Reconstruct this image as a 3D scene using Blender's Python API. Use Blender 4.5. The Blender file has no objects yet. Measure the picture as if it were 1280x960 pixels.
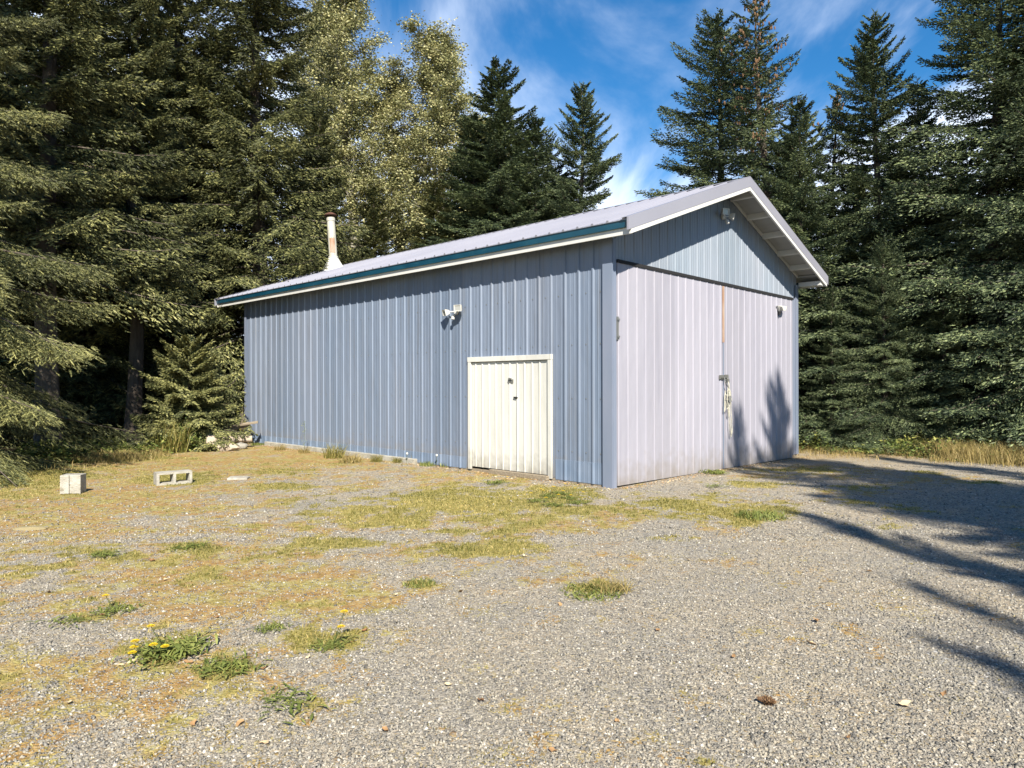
import bpy, math, random
import numpy as np
from math import sin, cos, pi, radians
from mathutils import Vector

random.seed(7)
RNG = np.random.default_rng(11)
scn = bpy.context.scene
COL = scn.collection

# ------------------------------------------------------------------ camera
F_PX, EYE = 870.9, 1.58            # focal length in 1280-wide pixels, eye height
cam_d = bpy.data.cameras.new('camera')
cam_d.sensor_width = 36.0
cam_d.lens = F_PX / 1280.0 * 36.0
cam_d.clip_end = 3000
cam = bpy.data.objects.new('camera', cam_d)
cam.location = (0, 0, EYE)
cam.rotation_euler = (radians(90.0), radians(0.1), 0)
COL.objects.link(cam)
scn.camera = cam

# ------------------------------------------------------------------ light
SUN = Vector((0.23, -1.2, 0.98)).normalized()
w = bpy.data.worlds.new('World'); scn.world = w; w.use_nodes = True
nt = w.node_tree; nt.nodes.clear()
def N(nt, t, **kw):
    n = nt.nodes.new(t)
    for k, v in kw.items(): setattr(n, k, v)
    return n
out = N(nt, 'ShaderNodeOutputWorld'); bg = N(nt, 'ShaderNodeBackground')
sky = N(nt, 'ShaderNodeTexSky', sky_type='NISHITA')
sky.sun_disc = False
sky.sun_elevation = math.asin(SUN.z)
sky.sun_rotation = math.atan2(SUN.x, SUN.y)
sky.altitude = 60; sky.air_density = 1.0; sky.dust_density = 0.1; sky.ozone_density = 2.5
tc = N(nt, 'ShaderNodeTexCoord')
# high cirrus: project the view direction on a flat layer, stretch it, noise
sep = N(nt, 'ShaderNodeSeparateXYZ'); nt.links.new(tc.outputs['Generated'], sep.inputs[0])
def M(nt, op, a, b=None, clamp=False):
    n = N(nt, 'ShaderNodeMath', operation=op, use_clamp=clamp)
    for i, x in enumerate((a, b)):
        if x is None: continue
        if isinstance(x, (int, float)): n.inputs[i].default_value = x
        else: nt.links.new(x, n.inputs[i])
    return n.outputs[0]
zz = M(nt, 'MAXIMUM', M(nt, 'ADD', sep.outputs[2], 0.06), 0.03)
cx = M(nt, 'DIVIDE', sep.outputs[0], zz); cy = M(nt, 'DIVIDE', sep.outputs[1], zz)
cmb = N(nt, 'ShaderNodeCombineXYZ'); nt.links.new(cx, cmb.inputs[0]); nt.links.new(cy, cmb.inputs[1])
mp = N(nt, 'ShaderNodeMapping'); mp.inputs['Rotation'].default_value = (0, 0, radians(-50))
mp.inputs['Location'].default_value = (0.45, 0.2, 0)
mp.inputs['Scale'].default_value = (0.75, 0.30, 1)
nt.links.new(cmb.outputs[0], mp.inputs[0])
n1 = N(nt, 'ShaderNodeTexNoise'); n1.inputs['Scale'].default_value = 1.6; n1.inputs['Detail'].default_value = 8
n1.inputs['Roughness'].default_value = 0.55; n1.inputs['Distortion'].default_value = 0.6
nt.links.new(mp.outputs[0], n1.inputs['Vector'])
n2 = N(nt, 'ShaderNodeTexNoise'); n2.inputs['Scale'].default_value = 0.9; n2.inputs['Detail'].default_value = 3
nt.links.new(cmb.outputs[0], n2.inputs['Vector'])
# clouds thicken towards the west (-x) and the horizon
bias = M(nt, 'MINIMUM', M(nt, 'MAXIMUM', M(nt, 'MULTIPLY', M(nt, 'ADD', sep.outputs[0], 0.05), -0.9), -0.23), 0.2)
low = M(nt, 'MULTIPLY', M(nt, 'SUBTRACT', 0.42, sep.outputs[2]), 2.1)
base = M(nt, 'ADD', M(nt, 'ADD', M(nt, 'MULTIPLY', M(nt, 'SUBTRACT', n1.outputs[0], 0.22), 1.8), M(nt, 'MULTIPLY', n2.outputs[0], 0.35)), M(nt, 'ADD', M(nt, 'ADD', bias, low), M(nt, 'MULTIPLY', M(nt, 'MINIMUM', M(nt, 'SUBTRACT', sep.outputs[1], 0.35), 0.0), 1.2)))
cl = N(nt, 'ShaderNodeMapRange', interpolation_type='SMOOTHSTEP'); nt.links.new(base, cl.inputs[0])
cl.inputs[1].default_value = 0.40; cl.inputs[2].default_value = 0.92; cl.inputs[3].default_value = 0; cl.inputs[4].default_value = 0.92
hs = N(nt, 'ShaderNodeHueSaturation'); hs.inputs['Saturation'].default_value = 1.38; hs.inputs['Value'].default_value = 1.4
nt.links.new(sky.outputs[0], hs.inputs['Color'])
mx = N(nt, 'ShaderNodeMix', data_type='RGBA')
nt.links.new(cl.outputs[0], mx.inputs[0]); nt.links.new(hs.outputs[0], mx.inputs[6])
mx.inputs[7].default_value = (10.0, 11.2, 13.2, 1)
nt.links.new(mx.outputs[2], bg.inputs[0]); bg.inputs[1].default_value = 0.050
nt.links.new(bg.outputs[0], out.inputs[0])

sd = bpy.data.lights.new('sun', 'SUN'); sd.energy = 5.0; sd.angle = radians(0.55); sd.color = (1.0, 0.93, 0.80)
so = bpy.data.objects.new('sun', sd); COL.objects.link(so)
so.rotation_euler = SUN.to_track_quat('Z', 'Y').to_euler(); so.location = (5, -10, 20)

vs = scn.view_settings
vs.view_transform = 'Standard'; vs.look = 'None'; vs.gamma = 1; vs.use_curve_mapping = False
vs.exposure = 1.25
scn.cycles.max_bounces = 6; scn.cycles.transparent_max_bounces = 4
scn.cycles.diffuse_bounces = 3; scn.cycles.glossy_bounces = 2; scn.cycles.transmission_bounces = 3

# ------------------------------------------------------------------ helpers
def g(px, py):
    """ground point under a pixel of the 1280x960 photograph"""
    Y = F_PX * EYE / (py - 480.0)
    return ((px - 640) / F_PX * Y, Y)
def at(px, d):
    return ((px - 640) / F_PX * d, d)

def tag(o, label=None, cat=None, group=None, kind=None):
    if label: o['label'] = label
    if cat: o['category'] = cat
    if group: o['group'] = group
    if kind: o['kind'] = kind
    return o
def empty(name, loc, rz=0, parent=None):
    o = bpy.data.objects.new(name, None); COL.objects.link(o)
    o.empty_display_size = 0.2
    o.location = loc; o.rotation_euler = (0, 0, rz)
    if parent: o.parent = parent
    return o
def copy_tree(o, parent=None):
    c = o.copy(); COL.objects.link(c); c.parent = parent
    for ch in list(o.children): copy_tree(ch, c)
    return c

class MB:
    def __init__(s): s.v = []; s.f = []; s.m = []
    def poly(s, pts, mi=0):
        b = len(s.v); s.v += [tuple(p) for p in pts]; s.f.append(tuple(range(b, b + len(pts)))); s.m.append(mi); return s
    def prism(s, pts, d, mi=0):
        """polygon pts (3d) extruded by vector d"""
        b = len(s.v); n = len(pts); d = Vector(d)
        P = [Vector(p) for p in pts]
        nrm = Vector((0, 0, 0))
        for i in range(n): nrm += P[i].cross(P[(i + 1) % n])
        if nrm.dot(d) > 0: P.reverse()
        s.v += [tuple(p) for p in P] + [tuple(p + d) for p in P]
        s.f.append(tuple(range(b, b + n))); s.m.append(mi)
        s.f.append(tuple(range(b + 2 * n - 1, b + n - 1, -1))); s.m.append(mi)
        for i in range(n):
            j = (i + 1) % n
            s.f.append((b + j, b + i, b + n + i, b + n + j)); s.m.append(mi)
        return s
    def box(s, a, b, mi=0):
        x0, y0, z0 = a; x1, y1, z1 = b
        return s.prism([(x0, y0, z0), (x1, y0, z0), (x1, y1, z0), (x0, y1, z0)], (0, 0, z1 - z0), mi)
    def tube(s, pts, rad, n=8, cap=True):
        pts = [Vector(p) for p in pts]
        if isinstance(rad, (int, float)): rad = [rad] * len(pts)
        b = len(s.v)
        for i, p in enumerate(pts):
            t = (pts[min(i + 1, len(pts) - 1)] - pts[max(i - 1, 0)]).normalized()
            a = t.cross(Vector((0.31, 0.2, 1)) if abs(t.z) < 0.9 else Vector((1, 0.1, 0))).normalized(); c = t.cross(a)
            for k in range(n):
                an = 2 * pi * k / n
                s.v.append(tuple(p + (a * cos(an) + c * sin(an)) * rad[i]))
        for i in range(len(pts) - 1):
            for k in range(n):
                k2 = (k + 1) % n
                s.f.append((b + i * n + k, b + i * n + k2, b + (i + 1) * n + k2, b + (i + 1) * n + k)); s.m.append(0)
        if cap:
            s.f.append(tuple(b + k for k in range(n - 1, -1, -1))); s.m.append(0)
            e = b + (len(pts) - 1) * n
            s.f.append(tuple(e + k for k in range(n))); s.m.append(0)
        return s
    def build(s, name, mats, parent=None, smooth=False, bevel=0):
        me = bpy.data.meshes.new(name); me.from_pydata(s.v, [], s.f); me.update()
        if not isinstance(mats, (list, tuple)): mats = [mats]
        for m in mats: me.materials.append(m)
        if len(mats) > 1: me.polygons.foreach_set('material_index', s.m)
        if smooth: me.polygons.foreach_set('use_smooth', [True] * len(me.polygons))
        o = bpy.data.objects.new(name, me); COL.objects.link(o)
        if parent: o.parent = parent
        if bevel:
            bm = o.modifiers.new('bevel', 'BEVEL'); bm.width = bevel; bm.segments = 2; bm.limit_method = 'ANGLE'
        return o

def raw_mesh(name, V, Fc, mat, attrs=None, smooth=False):
    """V (n,3); Fc (m,k) of constant k; attrs = {name: per face floats}"""
    me = bpy.data.meshes.new(name)
    V = np.asarray(V, dtype=np.float32); Fc = np.asarray(Fc, dtype=np.int32)
    m, k = Fc.shape
    me.vertices.add(len(V)); me.vertices.foreach_set('co', V.ravel())
    me.loops.add(m * k); me.loops.foreach_set('vertex_index', Fc.ravel())
    me.polygons.add(m); me.polygons.foreach_set('loop_start', np.arange(0, m * k, k, dtype=np.int32))
    me.polygons.foreach_set('loop_total', np.full(m, k, dtype=np.int32))
    if attrs:
        for a, vals in attrs.items():
            at_ = me.attributes.new(a, 'FLOAT', 'FACE'); at_.data.foreach_set('value', np.asarray(vals, dtype=np.float32))
    me.materials.append(mat)
    if smooth: me.polygons.foreach_set('use_smooth', np.ones(m, dtype=bool))
    me.update(calc_edges=True); me.validate()
    return me
def link(me, name, parent=None):
    o = bpy.data.objects.new(name, me); COL.objects.link(o)
    if parent: o.parent = parent
    return o

# value noise on numpy arrays
_T = np.random.default_rng(5).random((256, 256))
def vnoise(x, y):
    xi = np.floor(x).astype(int); yi = np.floor(y).astype(int); fx = x - xi; fy = y - yi
    fx = fx * fx * (3 - 2 * fx); fy = fy * fy * (3 - 2 * fy)
    a = _T[xi & 255, yi & 255]; b = _T[(xi + 1) & 255, yi & 255]; c = _T[xi & 255, (yi + 1) & 255]; d = _T[(xi + 1) & 255, (yi + 1) & 255]
    return (a * (1 - fx) + b * fx) * (1 - fy) + (c * (1 - fx) + d * fx) * fy
def fbm(x, y, o=4):
    r = 0; a = 0.5; t = 0
    for i in range(o):
        r = r + a * vnoise(x * 2 ** i + 17.3 * i, y * 2 ** i + 9.1 * i); t += a; a *= 0.55
    return r / t
def sstep(a, b, x):
    t = np.clip((x - a) / (b - a), 0, 1); return t * t * (3 - 2 * t)

# ------------------------------------------------------------------ materials
KA = 0.72
def mat(name, col, rough=0.6, spec=0.5, metal=0.0):
    col = tuple(c * KA for c in col)
    m = bpy.data.materials.new(name); m.use_nodes = True
    p = m.node_tree.nodes['Principled BSDF']
    p.inputs['Base Color'].default_value = (*col, 1); p.inputs['Roughness'].default_value = rough
    p.inputs['Specular IOR Level'].default_value = spec; p.inputs['Metallic'].default_value = metal
    return m
def noise_mat(name, c1, c2, scale=(4, 4, 4), rough=0.6, lo=0.35, hi=0.65, bump=0.0, detail=5, spec=0.5, c3=None, s3=(20, 20, 2), lo3=0.6, hi3=0.75, bscale=60, wall=False):
    c1 = tuple(c * KA for c in c1); c2 = tuple(c * KA for c in c2); c3 = tuple(c * KA for c in c3) if c3 else None
    m = mat(name, c1, rough, spec); t = m.node_tree; p = t.nodes['Principled BSDF']; L = t.links.new
    co = N(t, 'ShaderNodeTexCoord'); mp = N(t, 'ShaderNodeMapping'); mp.inputs['Scale'].default_value = scale
    L(co.outputs['Object'], mp.inputs[0])
    no = N(t, 'ShaderNodeTexNoise'); no.inputs['Scale'].default_value = 1; no.inputs['Detail'].default_value = detail
    L(mp.outputs[0], no.inputs['Vector'])
    r = N(t, 'ShaderNodeMapRange'); r.inputs[1].default_value = lo; r.inputs[2].default_value = hi; L(no.outputs[0], r.inputs[0])
    mx = N(t, 'ShaderNodeMix', data_type='RGBA'); mx.inputs[6].default_value = (*c1, 1); mx.inputs[7].default_value = (*c2, 1)
    L(r.outputs[0], mx.inputs[0]); src = mx.outputs[2]
    if c3:
        mp3 = N(t, 'ShaderNodeMapping'); mp3.inputs['Scale'].default_value = s3; L(co.outputs['Object'], mp3.inputs[0])
        n3 = N(t, 'ShaderNodeTexNoise'); n3.inputs['Scale'].default_value = 1; n3.inputs['Detail'].default_value = 6; L(mp3.outputs[0], n3.inputs['Vector'])
        r3 = N(t, 'ShaderNodeMapRange'); r3.inputs[1].default_value = lo3; r3.inputs[2].default_value = hi3; L(n3.outputs[0], r3.inputs[0])
        m3 = N(t, 'ShaderNodeMix', data_type='RGBA'); L(r3.outputs[0], m3.inputs[0]); L(src, m3.inputs[6]); m3.inputs[7].default_value = (*c3, 1)
        src = m3.outputs[2]
    if wall:      # splashed soil along the foot, per-sheet tone, oil-canned metal
        sx = N(t, 'ShaderNodeSeparateXYZ'); L(co.outputs['Object'], sx.inputs[0])
        nz = N(t, 'ShaderNodeTexNoise'); nz.inputs['Scale'].default_value = 7; nz.inputs['Detail'].default_value = 6; L(co.outputs['Object'], nz.inputs['Vector'])
        hgt_ = M(t, 'SUBTRACT', M(t, 'MULTIPLY', nz.outputs[0], 0.75), sx.outputs[2])
        rz_ = N(t, 'ShaderNodeMapRange'); rz_.inputs[1].default_value = -0.05; rz_.inputs[2].default_value = 0.40; rz_.inputs[4].default_value = 0.6; L(hgt_, rz_.inputs[0])
        sh = M(t, 'FLOOR', M(t, 'MULTIPLY', M(t, 'ADD', sx.outputs[0], sx.outputs[1]), 1 / 0.84))
        wn = N(t, 'ShaderNodeTexWhiteNoise', noise_dimensions='1D'); L(sh, wn.inputs['W'])
        vv = M(t, 'ADD', 0.92, M(t, 'MULTIPLY', wn.outputs[0], 0.14))
        mv = N(t, 'ShaderNodeVectorMath', operation='SCALE'); L(src, mv.inputs[0]); L(vv, mv.inputs['Scale'])
        md = N(t, 'ShaderNodeMix', data_type='RGBA'); L(rz_.outputs[0], md.inputs[0]); L(mv.outputs[0], md.inputs[6]); md.inputs[7].default_value = (0.17, 0.145, 0.11, 1)
        src = md.outputs[2]
        wb = N(t, 'ShaderNodeTexNoise'); wb.inputs['Scale'].default_value = 1.0; wb.inputs['Detail'].default_value = 2
        wm = N(t, 'ShaderNodeMapping'); wm.inputs['Scale'].default_value = (3.5, 3.5, 1.3); L(co.outputs['Object'], wm.inputs[0]); L(wm.outputs[0], wb.inputs['Vector'])
        b = N(t, 'ShaderNodeBump'); b.inputs['Strength'].default_value = 0.35; b.inputs['Distance'].default_value = 0.05
        L(wb.outputs[0], b.inputs['Height']); L(b.outputs[0], p.inputs['Normal'])
    L(src, p.inputs['Base Color'])
    if bump:
        nb = N(t, 'ShaderNodeTexNoise'); nb.inputs['Scale'].default_value = bscale; nb.inputs['Detail'].default_value = 4; L(co.outputs['Object'], nb.inputs['Vector'])
        b = N(t, 'ShaderNodeBump'); b.inputs['Strength'].default_value = bump; b.inputs['Distance'].default_value = 0.02
        L(nb.outputs[0], b.inputs['Height']); L(b.outputs[0], p.inputs['Normal'])
    return m
def leaf_mat(name, dark, mid, light, trans=0.25, rough=0.55, ti=(0.5, 0.6, 0.1)):
    m = mat(name, mid, rough, 0.3); t = m.node_tree; p = t.nodes['Principled BSDF']; L = t.links.new
    a = N(t, 'ShaderNodeAttribute', attribute_name='tint')
    cr = N(t, 'ShaderNodeValToRGB'); e = cr.color_ramp.elements
    e[0].color = (*dark, 1); e[0].position = 0.0; e[1].color = (*light, 1); e[1].position = 1.0
    k = e.new(0.5); k.color = (*mid, 1)
    L(a.outputs['Fac'], cr.inputs[0]); L(cr.outputs[0], p.inputs['Base Color'])
    tr = N(t, 'ShaderNodeBsdfTranslucent'); L(cr.outputs[0], tr.inputs[0])
    ms = N(t, 'ShaderNodeMixShader'); ms.inputs[0].default_value = trans
    o = t.nodes['Material Output']; L(p.outputs[0], ms.inputs[1]); L(tr.outputs[0], ms.inputs[2]); L(ms.outputs[0], o.inputs[0])
    return m

MT = {}
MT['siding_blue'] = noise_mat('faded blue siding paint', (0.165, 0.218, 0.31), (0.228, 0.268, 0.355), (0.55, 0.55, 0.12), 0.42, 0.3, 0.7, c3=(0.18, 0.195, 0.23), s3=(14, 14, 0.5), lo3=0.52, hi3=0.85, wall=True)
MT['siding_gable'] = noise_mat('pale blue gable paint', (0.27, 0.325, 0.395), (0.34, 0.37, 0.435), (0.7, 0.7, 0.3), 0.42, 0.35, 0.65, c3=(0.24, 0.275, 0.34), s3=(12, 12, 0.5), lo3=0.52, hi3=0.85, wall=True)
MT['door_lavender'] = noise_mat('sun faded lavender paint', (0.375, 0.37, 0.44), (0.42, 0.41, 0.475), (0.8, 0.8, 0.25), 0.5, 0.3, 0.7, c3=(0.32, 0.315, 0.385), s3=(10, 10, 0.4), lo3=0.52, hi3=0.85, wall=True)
MT['trim_blue'] = noise_mat('blue corner trim paint', (0.20, 0.245, 0.335), (0.27, 0.295, 0.385), (2, 2, 0.4), 0.4)
MT['trim_patch'] = noise_mat('bluer base flashing', (0.165, 0.225, 0.325), (0.21, 0.265, 0.365), (3, 3, 3), 0.4)
MT['roof'] = noise_mat('lavender grey roof metal', (0.285, 0.288, 0.345), (0.33, 0.33, 0.385), (0.5, 0.5, 0.5), 0.38)
MT['teal'] = noise_mat('dark teal fascia flashing', (0.006, 0.07, 0.13), (0.012, 0.10, 0.17), (0.6, 2, 4), 0.32, c3=(0.05, 0.15, 0.2), s3=(3, 6, 6), lo3=0.6, hi3=0.8)
MT['white'] = noise_mat('weathered white paint', (0.74, 0.735, 0.71), (0.64, 0.635, 0.60), (3, 3, 3), 0.55, 0.45, 0.8)
MT['soffit'] = noise_mat('soffit board paint', (0.44, 0.44, 0.43), (0.36, 0.36, 0.35), (4, 1, 4), 0.7, 0.4, 0.7)
MT['cream'] = noise_mat('cream door paint', (0.72, 0.715, 0.67), (0.66, 0.65, 0.605), (2, 2, 0.6), 0.45, 0.4, 0.7, c3=(0.50, 0.48, 0.41), s3=(25, 25, 1.2), lo3=0.60, hi3=0.85, wall=True)
MT['black'] = mat('black gap', (0.012, 0.012, 0.014), 0.8)
MT['rust'] = noise_mat('rusty steel', (0.36, 0.20, 0.12), (0.48, 0.36, 0.28), (10, 10, 3), 0.8, bump=0.3)
MT['rust_dark'] = noise_mat('dark rusted cap', (0.09, 0.04, 0.03), (0.16, 0.07, 0.04), (20, 20, 20), 0.75)
MT['pipe'] = noise_mat('galvanised flue', (0.62, 0.60, 0.52), (0.45, 0.44, 0.38), (6, 6, 2.5), 0.5, 0.4, 0.7, c3=(0.36, 0.36, 0.30), s3=(10, 10, 1), lo3=0.6, hi3=0.7, metal=0) if False else noise_mat('galvanised flue', (0.62, 0.60, 0.52), (0.45, 0.44, 0.38), (6, 6, 2.5), 0.5, 0.4, 0.7, c3=(0.36, 0.36, 0.30), s3=(10, 10, 1), lo3=0.6, hi3=0.7)
MT['concrete'] = noise_mat('pale concrete', (0.52, 0.50, 0.44), (0.38, 0.35, 0.29), (9, 9, 9), 0.9, bump=0.8, bscale=70, c3=(.26,.23,.17), s3=(16,16,16), lo3=.6, hi3=.72)
MT['wood'] = noise_mat('weathered timber', (0.36, 0.30, 0.22), (0.24, 0.19, 0.13), (3, 40, 40), 0.85, bump=0.4)
MT['driftwood'] = noise_mat('bleached log wood', (0.62, 0.53, 0.42), (0.42, 0.34, 0.26), (2, 30, 30), 0.85, bump=0.5)
MT['galv'] = mat('galvanised latch', (0.32, 0.32, 0.30), 0.45, 0.5, 0.6)
MT['plastic'] = mat('white fixture plastic', (0.72, 0.71, 0.66), 0.4)
MT['glass'] = mat('lamp lens glass', (0.42, 0.43, 0.42), 0.12, 0.8)
MT['rope'] = noise_mat('white rope', (0.66, 0.64, 0.54), (0.50, 0.48, 0.38), (60, 60, 60), 0.8)
MT['bark'] = noise_mat('spruce bark', (0.085, 0.065, 0.05), (0.14, 0.115, 0.09), (9, 9, 3), 0.9, bump=0.8, bscale=25)
MT['birchbark'] = noise_mat('pale poplar bark', (0.42, 0.40, 0.34), (0.20, 0.18, 0.14), (6, 6, 9), 0.8, bump=0.4)
MT['spruce_dark'] = leaf_mat('blue green spruce needles', (0.012, 0.022, 0.012), (0.078, 0.108, 0.056), (0.28, 0.325, 0.155), 0.06)
MT['spruce_olive'] = leaf_mat('olive spruce needles', (0.018, 0.024, 0.009), (0.115, 0.125, 0.050), (0.38, 0.37, 0.15), 0.07)
MT['poplar'] = leaf_mat('yellowing poplar leaves', (0.06, 0.07, 0.028), (0.26, 0.262, 0.115), (0.60, 0.54, 0.28), 0.22, 0.45)
MT['cone'] = noise_mat('brown cone clusters', (0.17, 0.09, 0.045), (0.26, 0.15, 0.07), (30, 30, 30), 0.8)
MT['grass'] = leaf_mat('short grass', (0.075, 0.085, 0.018), (0.21, 0.19, 0.045), (0.46, 0.36, 0.14), 0.3)
MT['drygrass'] = leaf_mat('dry tall grass', (0.16, 0.14, 0.045), (0.31, 0.24, 0.09), (0.46, 0.35, 0.16), 0.3)
MT['weed'] = leaf_mat('weed leaves', (0.07, 0.095, 0.022), (0.17, 0.20, 0.05), (0.36, 0.36, 0.11), 0.3)
MT['shrub'] = leaf_mat('shrub leaves', (0.05, 0.085, 0.025), (0.13, 0.17, 0.045), (0.33, 0.32, 0.09), 0.3)
MT['flower'] = mat('yellow petals', (0.85, 0.60, 0.01), 0.6)
MT['seedhead'] = mat('white seed heads', (0.75, 0.73, 0.66), 0.9)
MT['deadleaf'] = leaf_mat('fallen brown leaves', (0.22, 0.11, 0.05), (0.42, 0.27, 0.13), (0.62, 0.50, 0.33), 0.1)

# ------------------------------------------------------------------ ground
# patches measured on the photograph: (px, py, rx, ry, weight)
GREEN = [(440,628,60,8,.5),(600,630,190,20,.75),(700,622,60,14,.9),(620,612,30,8,.6),(425,678,55,7,.9),(600,690,75,9,.8),(650,683,60,8,.6),
         (740,737,42,9,.9),(523,731,20,4,1.2),(840,632,70,9,.9),(900,640,110,10,.8),(950,642,70,10,1.),(690,680,35,8,.5),(830,672,30,5,.8),
         (1110,632,90,7,.6),(1060,610,50,6,.5),(1150,645,60,8,.5),(1010,588,60,4,.8),(940,605,50,5,.7),(120,690,60,8,.7),(235,683,30,4,.8),
         (95,770,30,8,.7),(200,805,50,20,1.),(285,832,40,12,1.),(410,800,50,18,1.),(385,880,50,10,.7),(130,760,40,10,.5),(340,780,20,6,.8),
         (220,600,40,6,.9),(360,608,40,5,.8),(510,655,35,5,.9),(350,590,40,5,.5),(625,935,25,5,.6),(60,590,70,9,.8),(20,600,50,12,.8),(150,572,60,6,.7),
         (1240,605,60,4,.5),(400,640,30,5,.5),(580,665,60,5,.5),(330,690,30,5,.5),(500,600,60,5,.4),(60,715,40,10,.4),(640,655,70,6,.5),
         (1090,660,60,7,.5),(930,655,25,5,.8),(1170,590,60,4,.4),(300,870,70,10,.4),(880,955,15,5,.6),(890,622,40,5,.7)]
OCHRE = [(330,740,130,22,1.25),(440,750,60,12,1.1),(240,742,60,12,1.),(200,720,90,18,.5),(430,750,60,16,.7),(150,620,130,22,.6),(60,600,80,20,.8),(250,580,180,14,.7),(400,575,120,10,.7),
         (560,600,140,12,.4),(90,660,90,12,.5),(250,850,150,30,.55),(120,880,110,22,.4),(60,830,70,20,.35),(430,870,60,25,.4),(40,945,40,12,.8),
         (880,640,120,14,.5),(640,650,160,16,.5),(560,690,140,14,.4),(730,725,70,12,.4),(1060,625,120,12,.45),(1000,870,110,12,.35),(1180,885,60,12,.3),
         (1200,600,110,8,.5),(1000,590,80,8,.6),(800,640,60,10,.6),(730,640,80,12,.6),(920,665,60,6,.5),(1020,780,100,20,.2),(640,940,60,10,.4),
         (520,760,60,14,.3),(300,690,120,12,.35),(380,820,60,16,.4),(200,760,120,20,.4),(1160,640,80,10,.4),(1130,800,120,14,.18)]
SOIL = [(60,575,160,14,.85),(160,560,160,10,.85),(300,560,130,8,.7),(0,620,60,30,.6),(20,600,100,20,.4),(1150,566,170,5,.9)]
def patch_field(X, Y, lst):
    Ys = np.maximum(Y, 0.6)
    px = 640 + F_PX * X / Ys; py = 480 + F_PX * EYE / Ys
    r = np.zeros_like(X)
    for (a, b, rx, ry, wt) in lst:
        q = ((px - a) / (rx * 1.15)) ** 2 + ((py - b) / (ry * 1.3)) ** 2
        r = np.maximum(r, wt * np.exp(-q * 0.9))
    return r
def masks(X, Y):
    n1 = fbm(X * 1.6 + 40, Y * 1.6 + 7, 5); n2 = fbm(X * 7 + 3, Y * 7 + 80, 4); n3 = fbm(X * 0.45 + 90, Y * 0.45 + 33, 3)
    far = sstep(16.5, 19, Y)
    gr = patch_field(X, Y, GREEN); oc = patch_field(X, Y, OCHRE); sl = patch_field(X, Y, SOIL)
    left = sstep(2.5, -2.0, X)
    green = sstep(0.34, 0.95, gr * 1.1 + 1.0 * (n1 - 0.5) + 1.3 * (n2 - 0.5) + 0.06 * left + 0.24 * left * sstep(.45, .6, n3 + .1 * (Y > 5)))
    ochre = sstep(0.30, 1.0, oc + 1.2 * (n1 - 0.5) + 1.6 * (n2 - 0.5) + 0.46 * left + 0.5 * (n3 - 0.5) + .14)
    soil = np.clip(sl + 0.5 * (n1 - 0.5) + 0.2 * (n2 - .5), 0, 1)
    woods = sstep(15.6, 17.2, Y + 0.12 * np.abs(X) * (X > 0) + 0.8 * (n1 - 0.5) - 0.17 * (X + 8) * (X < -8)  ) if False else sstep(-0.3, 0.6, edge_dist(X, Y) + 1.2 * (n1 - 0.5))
    return green, ochre, np.maximum(soil * 0.9, 0), np.clip(woods, 0, 1)
# edge of the clearing (polyline of ground points)
EDGE = [(-30, 8), (-13, 11.2), (-9.8, 13.6), (-8.6, 15.5), (-7.4, 17.6), (-6.5, 26), (3, 27), (7.2, 17.6), (9.2, 15.2), (11.0, 13.4), (14, 10), (17, 4), (18, -8), (24, -30)]
def edge_dist(X, Y):
    """signed distance: >0 under the trees"""
    best = np.full(X.shape, 1e9); sgn = np.zeros(X.shape)
    for (ax, ay), (bx, by) in zip(EDGE[:-1], EDGE[1:]):
        dx, dy = bx - ax, by - ay; L2 = dx * dx + dy * dy
        t = np.clip(((X - ax) * dx + (Y - ay) * dy) / L2, 0, 1)
        qx, qy = X - ax - t * dx, Y - ay - t * dy
        d = np.hypot(qx, qy); s = np.sign(dx * (Y - ay) - dy * (X - ax))
        upd = d < best; best = np.where(upd, d, best); sgn = np.where(upd, s, sgn)
    return best * sgn

gx = np.concatenate([[-900, -300, -120, -60, -36, -26, -20], np.arange(-16, 14.01, 0.07), [16, 20, 26, 36, 60, 120, 300, 900]])
gy = np.concatenate([[-900, -300, -120, -50, -24, -12, -6, -2, 0, 1.2], np.arange(2.0, 19.01, 0.07), [20, 22, 26, 32, 45, 70, 120, 300, 900]])
GX, GY = np.meshgrid(gx, gy, indexing='ij')
def ground_z(X, Y):
    near = sstep(26, 18, np.hypot(X, Y))
    z = 0.05 * (fbm(X * 0.5 + 5, Y * 0.5 + 5, 4) - 0.5) + 0.014 * (fbm(X * 5, Y * 5, 2) - 0.5)
    lz = (X - 1.5163) * cos(.8071) + (Y - 10.567) * sin(.8071), -(X - 1.5163) * sin(.8071) + (Y - 10.567) * cos(.8071)
    # keep the pad under and round the building level
    dd = np.maximum(np.maximum(-0.1 - lz[0], lz[0] - 7.2), np.maximum(-0.1 - lz[1], lz[1] - 12.3))
    z = z * sstep(0.0, 1.5, dd)
    z = z - 0.07 * np.exp(-((lz[0] - 7.0) ** 2 + lz[1] ** 2) / 9.0)
    return z * near
GZ = ground_z(GX, GY)
gv = np.stack([GX.ravel(), GY.ravel(), GZ.ravel()], 1)
ni, nj = GX.shape
idx = np.arange(ni * nj).reshape(ni, nj)
gf = np.stack([idx[:-1, :-1].ravel(), idx[1:, :-1].ravel(), idx[1:, 1:].ravel(), idx[:-1, 1:].ravel()], 1)

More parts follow.
